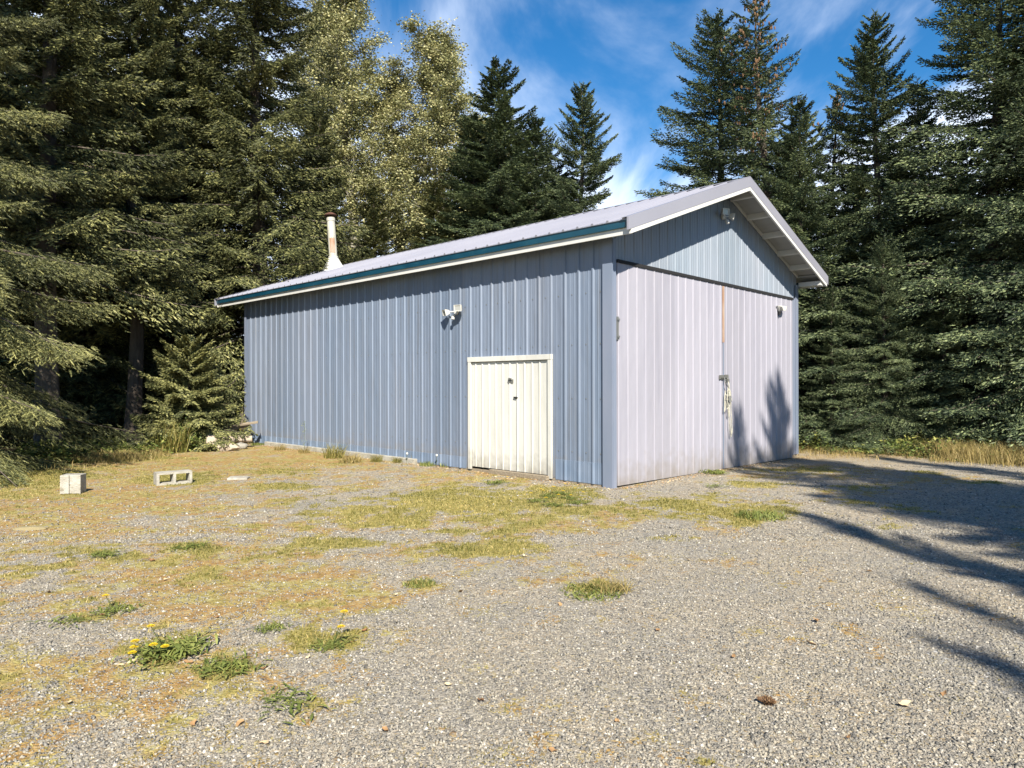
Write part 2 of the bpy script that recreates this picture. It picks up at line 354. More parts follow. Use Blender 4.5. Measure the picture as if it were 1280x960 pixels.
def ground_material():
    m = mat('gravel yard', (0.3, 0.29, 0.28), 0.9, 0.25); t = m.node_tree; p = t.nodes['Principled BSDF']; L = t.links.new
    co = N(t, 'ShaderNodeTexCoord').outputs['Object']
    def vor(scale, feat='F1'):
        v = N(t, 'ShaderNodeTexVoronoi', feature=feat); v.inputs['Scale'].default_value = scale; L(co, v.inputs['Vector']); return v
    def noi(scale, det=4):
        v = N(t, 'ShaderNodeTexNoise'); v.inputs['Scale'].default_value = scale; v.inputs['Detail'].default_value = det; L(co, v.inputs['Vector']); return v
    def ramp(src, stops, kf=0.80):
        r = N(t, 'ShaderNodeValToRGB'); e = r.color_ramp.elements
        stops = [(a_, tuple(c * kf for c in b_)) for a_, b_ in stops]
        e[0].position, e[0].color = stops[0][0], (*stops[0][1], 1); e[1].position, e[1].color = stops[-1][0], (*stops[-1][1], 1)
        for s in stops[1:-1]:
            k = e.new(s[0]); k.color = (*s[1], 1)
        L(src, r.inputs[0]); return r.outputs[0]
    def mix(f, a, b, bt='MIX'):
        x = N(t, 'ShaderNodeMix', data_type='RGBA', blend_type=bt)
        if isinstance(f, float): x.inputs[0].default_value = f
        else: L(f, x.inputs[0])
        for s, i in ((a, 6), (b, 7)):
            if isinstance(s, tuple): x.inputs[i].default_value = (*s, 1)
            else: L(s, x.inputs[i])
        return x.outputs[2]
    v1 = vor(52); v2 = vor(120); n1 = noi(0.9, 5); n2 = noi(14, 4); n3 = noi(3, 5)
    s1 = N(t, 'ShaderNodeSeparateColor'); L(v1.outputs['Color'], s1.inputs[0])
    s2 = N(t, 'ShaderNodeSeparateColor'); L(v2.outputs['Color'], s2.inputs[0])
    stones = ramp(s1.outputs[0], [(0, (0.14, 0.135, 0.125)), (0.3, (0.24, 0.225, 0.20)), (0.6, (0.34, 0.315, 0.27)), (0.85, (0.42, 0.385, 0.32)), (1, (0.62, 0.60, 0.56))])
    fines = ramp(s2.outputs[1], [(0, (0.18, 0.165, 0.14)), (0.5, (0.32, 0.29, 0.24)), (1, (0.45, 0.41, 0.34))])
    pick = N(t, 'ShaderNodeMapRange'); pick.inputs[1].default_value = 0.42; pick.inputs[2].default_value = 0.58; L(n2.outputs[0], pick.inputs[0])
    base = mix(pick.outputs[0], stones, fines)
    tone = ramp(n1.outputs[0], [(0.3, (0.86, 0.88, 0.92)), (0.7, (1.12, 1.03, 0.90))], 1.0)
    base = mix(1.0, base, tone, 'MULTIPLY')
    A = lambda n: N(t, 'ShaderNodeAttribute', attribute_name=n).outputs['Fac']
    och = ramp(n2.outputs[0], [(0.3, (0.20, 0.15, 0.045)), (0.5, (0.34, 0.28, 0.09)), (0.7, (0.44, 0.40, 0.19))])
    och2 = ramp(n2.outputs[0], [(0.3, (0.21, 0.12, 0.045)), (0.5, (0.36, 0.22, 0.075)), (0.7, (0.42, 0.32, 0.15))])
    oc_f = N(t, 'ShaderNodeMapRange'); oc_f.inputs[1].default_value = 0.40; oc_f.inputs[2].default_value = 0.56; L(n3.outputs[0], oc_f.inputs[0])
    och = mix(oc_f.outputs[0], och, och2)
    soil = ramp(n2.outputs[0], [(0.32, (0.20, 0.135, 0.07)), (0.45, (0.38, 0.25, 0.11)), (0.56, (0.46, 0.35, 0.17)), (0.7, (0.38, 0.23, 0.09))])
    grn = ramp(n2.outputs[0], [(0.3, (0.16, 0.14, 0.035)), (0.7, (0.42, 0.35, 0.12))])
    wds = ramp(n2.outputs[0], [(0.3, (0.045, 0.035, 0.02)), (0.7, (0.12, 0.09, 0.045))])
    def speck(src, k):           # break the mask edge with individual stones
        q = M(t, 'ADD', src, M(t, 'MULTIPLY', M(t, 'SUBTRACT', s1.outputs[2], 0.5), k))
        r = N(t, 'ShaderNodeMapRange'); r.inputs[1].default_value = 0.25; r.inputs[2].default_value = 0.75; L(q, r.inputs[0]); return r.outputs[0]
    base = mix(speck(A('soil'), 0.7), base, soil)
    base = mix(speck(A('ochre'), 0.9), base, och)
    base = mix(speck(A('green'), 0.6), base, grn)
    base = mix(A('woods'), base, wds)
    L(base, p.inputs['Base Color'])
    h = M(t, 'ADD', M(t, 'MULTIPLY', M(t, 'SUBTRACT', 1.0, v1.outputs['Distance']), 0.7), M(t, 'MULTIPLY', M(t, 'SUBTRACT', 1.0, v2.outputs['Distance']), 0.35))
    b = N(t, 'ShaderNodeBump'); b.inputs['Strength'].default_value = 0.9; b.inputs['Distance'].default_value = 0.012
    L(h, b.inputs['Height']); L(b.outputs[0], p.inputs['Normal'])
    return m
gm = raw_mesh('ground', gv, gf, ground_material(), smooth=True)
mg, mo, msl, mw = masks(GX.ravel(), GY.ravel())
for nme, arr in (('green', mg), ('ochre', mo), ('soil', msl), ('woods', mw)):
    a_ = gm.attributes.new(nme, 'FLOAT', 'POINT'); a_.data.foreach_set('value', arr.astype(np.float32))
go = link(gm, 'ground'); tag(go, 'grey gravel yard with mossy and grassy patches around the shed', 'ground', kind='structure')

# ------------------------------------------------------------------ shed
YAW = 0.8071
CX, CY = 1.5163, 10.567
Ls, Ws = 12.10, 7.05
HE, RISE = 3.743, 1.3677
OE, OF, OR = 0.285, 0.559, 1.13
MID = Ws / 2; SL = RISE / (MID + OE)
def zl(x): return HE + SL * ((x + OE) if x <= MID else (Ws + OE - x))      # lower edge of the rake boards
shed = empty('metal_shed', (CX, CY, 0), YAW)
tag(shed, 'blue and lavender ribbed metal shed with gable roof standing on the gravel', 'shed')
def bl(x, y): # building local -> world xy
    return (CX + x * cos(YAW) - y * sin(YAW), CY + x * sin(YAW) + y * cos(YAW))

def rib_profile(a0, a1, pitch, h, phase=0.0, minor=True, wd=0.030):
    """list of (a, depth) across a ribbed sheet"""
    pr = [(a0, 0.0)]
    k = math.floor((a0 - phase) / pitch)
    while True:
        c = phase + k * pitch; k += 1
        if c > a1 + pitch: break
        cand = [(c - wd, 0), (c - wd * .45, h), (c + wd * .45, h), (c + wd, 0)]
        if minor:
            for q in (1 / 3., 2 / 3.):
                m_ = c + pitch * q
                cand += [(m_ - .013, 0), (m_ - .006, .004), (m_ + .006, .004), (m_ + .013, 0)]
        for a, d in cand:
            if a0 + .004 < a < a1 - .004: pr.append((a, d))
    pr.append((a1, 0.0)); pr.sort()
    return pr
def sheet(prof, org, da, dn, z0, z1, back=0.03):
    """ribbed upright sheet with real thickness: org + da*a + dn*depth, from z0 to z1(a)"""
    mb = MB(); o = Vector(org); da = Vector(da); dn = Vector(dn)
    fz1 = z1 if callable(z1) else (lambda a: z1)
    fz0 = z0 if callable(z0) else (lambda a: z0)
    for (a, d), (b_, e) in zip(prof[:-1], prof[1:]):
        p = [o + da * a + dn * d, o + da * b_ + dn * e]
        q = [p[0].copy(), p[1].copy(), p[1].copy(), p[0].copy()]
        q[0].z += fz0(a); q[1].z += fz0(b_); q[2].z += fz1(b_); q[3].z += fz1(a)
        mb.poly(q)
        # top and bottom lips back to the frame
        r0 = o + da * a - dn * back; r1 = o + da * b_ - dn * back
        t0 = r0.copy(); t1 = r1.copy(); t0.z += fz1(a); t1.z += fz1(b_); mb.poly([q[3], q[2], t1, t0])
        t0 = r0.copy(); t1 = r1.copy(); t0.z += fz0(a); t1.z += fz0(b_); mb.poly([q[1], q[0], t0, t1])
    for (a, d) in (prof[0], prof[-1]):
        p = o + da * a + dn * d; r = o + da * a - dn * back
        A_ = [p.copy(), r.copy(), r.copy(), p.copy()]
        A_[0].z += fz0(a); A_[1].z += fz0(a); A_[2].z += fz1(a); A_[3].z += fz1(a)
        mb.poly(A_)
    return mb
EX, EY = (1, 0, 0), (0, 1, 0)
# timber-framed core behind the cladding (closes the building)
core = MB()
core.prism([(0.06, 0.06, 0.0), (Ws - .06, 0.06, 0.0), (Ws - .06, 0.06, zl(Ws) - .02), (MID, 0.06, zl(MID) - .02), (0.06, 0.06, zl(0) - .02)], (0, Ls - 0.12, 0))
core.build('wall_frame', MT['black'], shed)
# long left wall, with the opening for the cream door left free
D0, D1, DZ0, DZ1 = 1.178, 3.18, 0.05, 2.055
PIT = 0.2795
ph = 0.352
w1 = sheet(rib_profile(0.02, D0, PIT, 0.022, ph), (0, 0, 0), EY, (-1, 0, 0), 0.05, 3.80)
w2 = sheet(rib_profile(D1, Ls, PIT, 0.022, ph), (0, 0, 0), EY, (-1, 0, 0), 0.05, 3.80)
w3 = sheet(rib_profile(D0, D1, PIT, 0.022, ph), (0, 0, 0), EY, (-1, 0, 0), DZ1, 3.80)
for q in (w2, w3):
    b = len(w1.v); w1.v += q.v; w1.f += [tuple(i + b for i in f) for f in q.f]; w1.m += q.m
for zz_ in (0.5, 1.35, 2.2, 3.0):
    y = ph - PIT / 2
    while y < Ls - .1:
        if not (D0 - .05 < y < D1 + .05 and zz_ < 2.1):
            w1.box((-0.0075, y - .008, zz_ - .008), (-0.001, y + .008, zz_ + .008), 1)
        y += PIT
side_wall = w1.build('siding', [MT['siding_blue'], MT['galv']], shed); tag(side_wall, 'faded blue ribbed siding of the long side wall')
# base flashing strips: replacement lower panels, a little proud
def strip(y0, y1, zt, nm='base_flashing'):
    mbs = MB(); pr = rib_profile(y0, y1, PIT, 0.022, ph)
    mbs = sheet(pr, (-0.006, 0, 0), EY, (-1, 0, 0), 0.03, zt, back=0.004)
    return mbs.build(nm, MT['trim_patch'], shed)
strip(0.17, D0 - .06, 0.36); strip(D1 + .08, Ls - .35, 0.24)
# rear and right walls
sheet(rib_profile(0.0, Ls, PIT, 0.022), (Ws, 0, 0), EY, (1, 0, 0), 0.03, 3.80).build('siding', MT['siding_blue'], shed)
def ztop(a): return zl(a) + .163
pr = rib_profile(0.0, Ws, 0.25, 0.02); pr = sorted(pr + [(MID, 0)])
sheet(pr, (0, Ls, 0), EX, (0, 1, 0), 0.03, ztop).build('siding', MT['siding_blue'], shed)
# front gable above the door track
GZT = 3.475
pr = rib_profile(0.0, Ws, 0.25, 0.012, 0.1, wd=0.02); pr = sorted(pr + [(MID, 0)])
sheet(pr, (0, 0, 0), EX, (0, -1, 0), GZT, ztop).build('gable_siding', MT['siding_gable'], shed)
# front jambs beside the doors
MB().box((-0.03, -0.035, 0.0), (0.075, 0.02, GZT)).build('door_jamb', MT['trim_blue'], shed)
MB().box((Ws - 0.33, -0.02, 0.0), (Ws + 0.02, 0.02, GZT)).build('door_jamb', MT['trim_blue'], shed)
# corner trims
def corner(x, y, sx, sy, z1, wdx, wdy, name='corner_trim'):
    t_ = 0.012
    MB().box((min(x, x + sx * t_), min(y, y - sy * wdy), 0.0), (max(x, x + sx * t_), max(y, y - sy * wdy), z1)) \
        .box((min(x, x - sx * wdx), min(y, y + sy * t_), 0.001), (max(x, x - sx * wdx), max(y, y + sy * t_), z1 - .001)).build(name, MT['trim_blue'], shed)
corner(-0.034, -0.038, -1, -1, 3.78, 0.08, 0.18)
corner(Ws + 0.026, -0.024, 1, -1, 3.78, 0.15, 0.13)
corner(-0.028, Ls + .028, -1, 1, 3.78, 0.11, 0.10)
corner(Ws + .028, Ls + .028, 1, 1, 3.78, 0.11, 0.11)
# concrete footing seen under the long wall and a timber sill
cf = MB().box((-0.09, 4.7, -0.05), (0.03, 10.9, 0.10)); cf.build('footing', MT['concrete'], shed, bevel=.012)
MB().box((0.0, -0.01, -0.25), (Ws, 0.06, 0.03)).box((Ws - .06, 0.06, -0.25), (Ws, Ls, 0.03)).box((0, 0.06, -0.2), (0.055, Ls, 0.045)).build('skid_beam', MT['wood'], shed)

# --- sliding doors
trk = MB().box((0.06, -0.075, 3.42), (Ws - .33, -0.022, GZT - 0.004)); trk.build('door_track', MT['black'], shed)
SE = 3.475
def slider(x0, x1, dz):
    root = MB()
    pr = rib_profile(x0, x1, 0.25, 0.009, 0.1, minor=False, wd=0.016)
    return sheet(pr, (0, -0.055, 0), EX, (0, -1, 0), lambda a: 0.03 - 0.012 * a, 3.425, back=0.035).build('sliding_door', MT['door_lavender'], shed)
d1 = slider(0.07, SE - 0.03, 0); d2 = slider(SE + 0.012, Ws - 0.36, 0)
tag(d1, 'left sliding door of faded lavender ribbed metal'); tag(d2, 'right sliding door with latch side at the rusty seam')
MB().box((SE - 0.058, -0.072, 2.35), (SE + 0.008, -0.060, 3.40)).build('edge_strip', MT['rust'], d1)
MB().box((SE - 0.040, -0.070, 0.0), (SE - .012, -0.060, 2.35)).build('edge_strip', MT['trim_blue'], d1)
# latch
lt = MB().box((SE - .20, -.085, 1.66), (SE - .02, -.068, 1.74)).box((SE + .02, -.085, 1.65), (SE + .14, -.066, 1.75)).box((SE - .16, -.10, 1.685), (SE + .11, -.086, 1.715))
lt.box((SE + .05, -.125, 1.60), (SE + .10, -.088, 1.67))
lt.tube([(SE + .055, -.105, 1.665), (SE + .055, -.105, 1.72), (SE + .075, -.105, 1.735), (SE + .095, -.105, 1.72), (SE + .095, -.105, 1.665)], .006, 6)
latch = lt.build('latch', MT['galv'], d1, bevel=.003)
MB().box((0.05, -.075, 2.25), (.075, -.04, 2.60)).box((0.04, -.09, 2.28), (.085, -.074, 2.31)).box((0.04, -.09, 2.54), (.085, -.074, 2.57)).build('door_stop', MT['galv'], shed)

# --- cream side door
sd_ = MB()
pr = rib_profile(D0 + .085, D1 - .085, 0.172, 0.014, D0 + .10, minor=False, wd=0.02)
side_door = sheet(pr, (-0.008, 0, 0), EY, (-1, 0, 0), 0.085, DZ1 - .085, back=0.03).build('side_door', MT['cream'], shed)
tag(side_door, 'cream ribbed metal double door low in the long side wall')
fr = MB().box((-0.045, D0 + .0, 0.03), (0.0, D0 + .075, DZ1)).box((-0.045, D1 - .075, 0.03), (0.0, D1, DZ1)).box((-0.05, D0 - .004, DZ1 - .075), (0.0, D1 + .004, DZ1 + .012))
fr.build('door_frame', MT['cream'], side_door, bevel=.004)
MB().box((-0.10, D0 + .05, 0.0), (0.0, D1 - .6, 0.075)).build('sill', MT['wood'], side_door, bevel=.006)
MB().box((-0.026, 2.055, 1.60), (-0.0, 2.17, 1.66)).prism([(-0.027, 2.07, 1.655), (-0.027, 2.155, 1.655), (-0.027, 2.14, 1.685), (-0.027, 2.085, 1.685)], (-.02, 0, 0)).build('hasp', MT['galv'], side_door)
MB().box((-0.034, 1.945, 1.335), (-0.018, 2.035, 1.362)).box((-.036, 1.98, 1.325), (-.02, 1.99, 1.34)).build('handle', MT['black'], side_door)
sm = MB(); sm.box((-0.0230, 1.960, 0.10), (-0.0085, 1.966, DZ1 - .09)); sm.build('seam', MT['black'], side_door)
# --- roof
Y0, Y1 = -OF, Ls + OR
TH = 0.225                                             # lower edge of boards to roof metal
def roof_sheet(x_e, x_r, name):
    mb = MB(); prof = rib_profile(Y0 + .03, Y1 - .02, 0.2795, 0.024, 0.1, wd=.028)
    ze = lambda x: zl(x) + TH
    nrm = Vector((-SL if x_e < x_r else SL, 0, 1)).normalized()
    for (a, d), (b_, e) in zip(prof[:-1], prof[1:]):
        p = []
        for (x, yy, dd) in ((x_e, a, d), (x_e, b_, e), (x_r, b_, e), (x_r, a, d)):
            p.append(Vector((x, yy, ze(x))) + nrm * dd)
        if x_e < x_r: p.reverse()
        mb.poly(p)
        q = [Vector((x_e, a, ze(x_e))) + nrm * d, Vector((x_e, b_, ze(x_e))) + nrm * e, Vector((x_e, b_, ze(x_e) - .012)), Vector((x_e, a, ze(x_e) - .012))]
        mb.poly(q)
        lo_ = [Vector((x, yy, ze(x) - .012)) for (x, yy) in ((x_e, a), (x_e, b_), (x_r, b_), (x_r, a))]
        mb.poly(lo_)
    return mb.build(name, MT['roof'], shed)
roof_l = roof_sheet(-OE - 0.07, MID, 'roof'); tag(roof_l, 'sunlit left slope of the ribbed lavender grey roof')
roof_r = roof_sheet(Ws + OE + 0.07, MID, 'roof')
rc = MB()
for s_ in (-1, 1):
    z0_ = zl(MID) + TH + .028
    rc.prism([(MID, Y0 - .005, z0_), (MID + s_ * .18, Y0 - .005, z0_ - SL * .18), (MID + s_ * .18, Y0 - .005, z0_ - SL * .18 - .006), (MID, Y0 - .005, z0_ - .008)], (0, Y1 - Y0 + .01, 0))
rc.build('ridge_cap', MT['roof'], roof_l)
# eave fascia boards: white strip below, teal flashing above
for s_, xe in ((-1, -OE), (1, Ws + OE)):
    xa, xb = (xe, xe + .03) if s_ < 0 else (xe - .03, xe)
    MB().box((xa, Y0 + .02, HE - .005), (xb, Y1 - .02, HE + .088)).build('fascia_board', MT['white'], shed)
    pts = [(xe + s_ * .001, Y0 + .012, HE + .088), (xe + s_ * .036, Y0 + .012, HE + .092), (xe + s_ * .062, Y0 + .012, HE + .196), (xe + s_ * .001, Y0 + .012, HE + .20)]
    tl = MB().prism(pts, (0, Y1 - Y0 - .03, 0)).build('fascia_flashing', MT['teal'], shed)
    if s_ < 0: tag(tl, 'dark teal metal flashing along the eave above the white board')
# rake boards: white lower board and lavender trim above, front and back
def rake(y, sy):
    for x0, x1 in ((-OE - .02, MID), (Ws + OE + .02, MID)):
        def band(b0, b1, yy, th, extra=0):
            return [(x0, yy, zl(x0) + b0), (x1, yy, zl(MID) + b0), (x1, yy, zl(MID) + b1), (x0, yy, zl(x0) + b1)], (0, th, 0)
        ps, d = band(-.002, .062, y, -sy * .035); MB().prism(ps, d).build('rake_board', MT['white'], shed)
        xs = -.075 if x0 < MID else .075
        t0 = TH + .032
        ps = [(x0 + xs, y + sy * .004, zl(x0) - abs(xs) * SL + .066), (MID, y + sy * .004, zl(MID) + .066), (MID, y + sy * .004, zl(MID) + t0), (x0 + xs, y + sy * .004, zl(x0) - abs(xs) * SL + t0)]
        mb = MB().prism(ps, (0, -sy * .03, 0))
        # flange lying over the roof edge
        ps = [(x0 + xs, y - sy * .026, zl(x0) - abs(xs) * SL + t0 - .006), (MID, y - sy * .026, zl(MID) + t0 - .006), (MID, y - sy * .026, zl(MID) + t0), (x0 + xs, y - sy * .026, zl(x0) - abs(xs) * SL + t0)]
        mb.prism(ps, (0, -sy * .10, 0))
        mb.build('rake_trim', MT['roof'], shed)
rake(Y0, -1); rake(Y1, 1)
# soffit boards under the overhangs and the purlin ends carrying them
def slope_board(x0, x1, y0, y1, lift, th, name, m, parent=shed):
    z0_, z1_ = zl(x0) + lift, zl(x1) + lift
    return MB().prism([(x0, y0, z0_), (x1, y0, z1_), (x1, y0, z1_ + th), (x0, y0, z0_ + th)], (0, y1 - y0, 0)).build(name, m, parent)
for (xa, xb) in ((-OE + .03, MID), (MID, Ws + OE - .03)):
    for (ya, yb) in ((Y0 + .035, -.002), (Ls + .002, Y1 - .035)):
        slope_board(xa, xb, ya, yb, .165, .03, 'soffit', MT['soffit'])
for (xa, xb) in ((-OE + .03, -.024), (Ws + .024, Ws + OE - .03)):
    slope_board(xa, xb, Y0 + .035, Y1 - .035, .12, .03, 'soffit', MT['soffit'])
purl = [0.35, 1.05, 1.78, 2.52, 3.22, 3.83, 4.53, 5.25, 5.98, 6.62]
for x in purl:
    for (ya, yb) in ((Y0 + .036, -.03), (Ls + .03, Y1 - .036)):
        MB().prism([(x - .022, ya, zl(x - .022) + .062), (x + .022, ya, zl(x + .022) + .062), (x + .022, ya, zl(x + .022) + .163), (x - .022, ya, zl(x - .022) + .163)], (0, yb - ya, 0)).build('purlin_end', MT['white'], shed)
# boxed eave return at the gable corners
for x0, x1 in ((Ws + .03, Ws + OE - .032),):
    MB().box((x0, Y0 + .04, HE + .005), (x1, -.04, HE + .10)).build('eave_return', MT['white'], shed)
# frieze board where gable siding meets the soffit
for (xa, xb) in ((MID, Ws), (MID, 0)):
    MB().prism([(xa, -.016, zl(xa) + .10), (xb, -.016, zl(xb) + .10), (xb, -.016, zl(xb) + .16), (xa, -.016, zl(xa) + .16)], (0, -.025, 0)).build('frieze_board', MT['white'], shed)

# --- chimney
CHX, CHY = 2.45, 11.65
zc = zl(CHX) + TH
ch = MB(); tl_ = Vector((-.055, .03, 1)).normalized()
b0 = Vector((CHX, CHY, zc))
ch.tube([b0 + tl_ * h for h in (.30, .8, 1.2, 1.48)], [.118, .118, .116, .114], 20)
chim = ch.build('chimney', MT['pipe'], shed, smooth=False)
tag(chim, 'pale metal stovepipe with a rust patch and dark cap')
fl = MB().tube([b0 + tl_ * -.25, b0 + tl_ * .02, b0 + tl_ * .35], [.42, .30, .124], 20); fl.build('flashing_cone', MT['white'], chim, smooth=False)
MB().tube([b0 + tl_ * .33, b0 + tl_ * .37], [.145, .138], 20).build('storm_collar', MT['pipe'], chim)
rp = MB(); axis = tl_; cdir = Vector((-.9, -.42, 0))
a0 = math.atan2(-.85, -.55)
for i in range(8):
    an0, an1 = a0 + (i - 4) * .16, a0 + (i - 3) * .16
    lo_ = .46 + .02 * random.random(); hi_ = .88 + .05 * random.random()
    q = []
    for an, h in ((an0, lo_), (an1, lo_), (an1, hi_), (an0, hi_)):
        q.append(b0 + tl_ * h + Vector((cos(an), sin(an), 0)) * .1205)
    rp.poly(q)
rp.build('rust_patch', MT['rust'], chim)
cp = MB().tube([b0 + tl_ * 1.56, b0 + tl_ * 1.575, b0 + tl_ * 1.635, b0 + tl_ * 1.66], [.19, .20, .10, .03], 20)
for an in (0.3, 2.4, 4.5):
    dv = Vector((cos(an), sin(an), 0)) * .105
    cp.tube([b0 + tl_ * 1.44 + dv, b0 + tl_ * 1.57 + dv], .008, 5)
cp.build('rain_cap', MT['rust_dark'], chim)
MB().tube([b0 + tl_ * 1.40, b0 + tl_ * 1.50], [.125, .128], 20).build('collar', MT['pipe'], chim)

# --- floodlights
def lamp_head(parent, c, aim, w_=.15, h_=.12, d_=.10):
    """tapered floodlight housing with a rim and lens, aimed along aim"""
    aim = Vector(aim).normalized(); sx = aim.cross(Vector((0, 0, 1))).normalized(); up = sx.cross(aim)
    c = Vector(c); mb = MB()
    def ring(k, dist): return [c + aim * dist + sx * a * w_ * .5 * k + up * b * h_ * .5 * k for a, b in ((-1, -1), (1, -1), (1, 1), (-1, 1))]
    back, mid, frt = ring(.55, 0), ring(.95, d_ * .7), ring(1, d_)
    mb.poly(back[::-1])
    for A_, B_ in ((back, mid), (mid, frt)):
        for i in range(4): mb.poly([A_[i], A_[(i + 1) % 4], B_[(i + 1) % 4], B_[i]])
    inn = ring(.82, d_)
    for i in range(4): mb.poly([frt[i], frt[(i + 1) % 4], inn[(i + 1) % 4], inn[i]])
    ind = ring(.80, d_ * .9)
    for i in range(4): mb.poly([inn[i], inn[(i + 1) % 4], ind[(i + 1) % 4], ind[i]])
    hd = mb.build('lamp_head', MT['plastic'], parent)
    l_ = MB().poly(ind); l_.build('lens', MT['glass'], hd)
def floodlight(c, n, along, label, heads, sensor=True):
    """c on the wall, n outward normal, along = wall direction (building local)"""
    n = Vector(n); al = Vector(along); c = Vector(c)
    pl = MB().tube([c, c + n * .03], [.06, .055], 14)
    for (a, dz, aim) in heads:
        pl.tube([c + n * .03 + al * a * .2, c + n * .06 + al * a * .6, c + n * .075 + al * a + Vector((0, 0, dz))], .012, 6)
    base = pl.build('floodlight', MT['plastic'], shed); tag(base, label)
    bpy.context.view_layer.update()
    for (a, dz, aim) in heads:
        aimv = n * aim[0] + al * aim[1] + Vector((0, 0, aim[2]))
        lamp_head_sub(base, c + n * .06 + al * a + Vector((0, 0, dz)), aimv)
    if sensor:
        q = c + n * .05 + Vector((0, 0, -.05))
        MB().tube([q, q + n * .03 + Vector((0, 0, -.03))], .015, 6).tube([q + n * .02 + Vector((0, 0, -.03)), q + n * .04 + Vector((0, 0, -.055)), q + n * .05 + Vector((0, 0, -.10))], [.025, .036, .03], 10).build('motion_sensor', MT['plastic'], base)
def lamp_head_sub(parent, c, aim):
    aim = Vector(aim).normalized(); sx = aim.cross(Vector((0, 0, 1))).normalized(); up = sx.cross(aim); c = Vector(c)
    w_, h_, d_ = .155, .115, .10; mb = MB()
    def ring(k, dist): return [c + aim * dist + sx * a * w_ * .5 * k + up * b * h_ * .5 * k for a, b in ((-1, -1), (1, -1), (1, 1), (-1, 1))]
    back, mid, frt, inn, ind = ring(.55, 0), ring(.95, d_ * .7), ring(1, d_), ring(.82, d_), ring(.80, d_ * .9)
    mb.poly(back[::-1])
    for A_, B_ in ((back, mid), (mid, frt), (frt, inn), (inn, ind)):
        for i in range(4): mb.poly([A_[i], A_[(i + 1) % 4], B_[(i + 1) % 4], B_[i]])
    mb.poly(ind, 1)
    mb.build('lamp_head', [MT['plastic'], MT['glass']], parent)
floodlight((-.02, 3.50, 2.93), (-1, 0, 0), (0, 1, 0), 'white twin floodlight with sensor on the long side wall', [(.16, .0, (1, .35, -.25)), (-.16, .05, (1, -.3, -.1))])
floodlight((3.52, -.022, 4.72), (0, -1, 0), (1, 0, 0), 'white twin floodlight with sensor under the gable peak', [(-.13, .05, (1, -.4, -.1)), (.13, .02, (1, .5, -.3))])
# small wall light on the right sliding door
c = Vector((5.95, -.068, 3.17)); wl = MB()
wl.prism([(5.80, -.068, 3.22), (6.12, -.068, 3.24), (6.05, -.068, 3.13), (5.90, -.068, 3.10)], (0, -.05, 0))
wl.prism([(5.83, -.118, 3.215), (6.08, -.118, 3.235), (6.03, -.118, 3.15), (5.90, -.118, 3.13)], (0, -.07, -.02))
wlo = wl.build('wall_light', MT['plastic'], shed, bevel=.004); tag(wlo, 'small white wall light high on the right sliding door')
MB().tube([(5.90, -.10, 3.11), (5.905, -.10, 3.03)], [.03, .025], 10).build('lamp_socket', MT['black'], wlo)

# --- rope hung at the door seam (its own thing)
rope_o = empty('rope', (*bl(SE, -0.12), 0.75), YAW)
tag(rope_o, 'looped white cord hanging from the latch of the sliding doors', 'rope')
rp = MB(); rnd = random.Random(3)
def loop(cx_, zt, zb, wd_, yo, n=26, tilt=0.0):
    pts = []
    for i in range(n + 1):
        a = 2 * pi * i / n
        z = (zt + zb) / 2 + (zt - zb) / 2 * cos(a); k = (1 - cos(a)) / 2
        x = cx_ + sin(a) * wd_ * (0.35 + 0.65 * k) + tilt * k
        pts.append((x + rnd.uniform(-.004, .004), yo + rnd.uniform(-.006, .006), z - .75))
    return pts
for (cx_, zt, zb, wd_, yo, tl2) in ((.06, 1.50, .95, .035, 0, .03), (.08, 1.48, .62, .05, -.012, .08), (.10, 1.46, .58, .075, .012, .09), (.02, 1.52, 1.10, .05, -.02, -.03), (.07, 1.46, 1.22, .06, -.03, 0), (-.03, 1.45, 1.05, .03, .01, -.04)):
    rp.tube(loop(cx_, zt, zb, wd_, yo, tilt=tl2), .0062, 6, cap=False)
rp.tube([(.07, .02, .93), (.05, -.02, .80), (.05, -.02, .72), (.09, -.03, .60), (.02, -.02, .52)], .009, 6)
rp.tube([(-.06, -.01, .52 + .02 * i) if i % 2 else (.13, -.035, .52 + .02 * i) for i in range(6)], .009, 6)
rp.build('cord', MT['rope'], rope_o)
MB().tube([(-.05, .03, .95), (-.06, .0, .86), (-.02, -.02, .80), (.04, -.02, .74)], .011, 6).build('hook', MT['galv'], rope_o)
MB().tube([(.04, -.035, .60), (.045, -.04, .49)], [.032, .03], 8).build('plug', MT['galv'], rope_o)

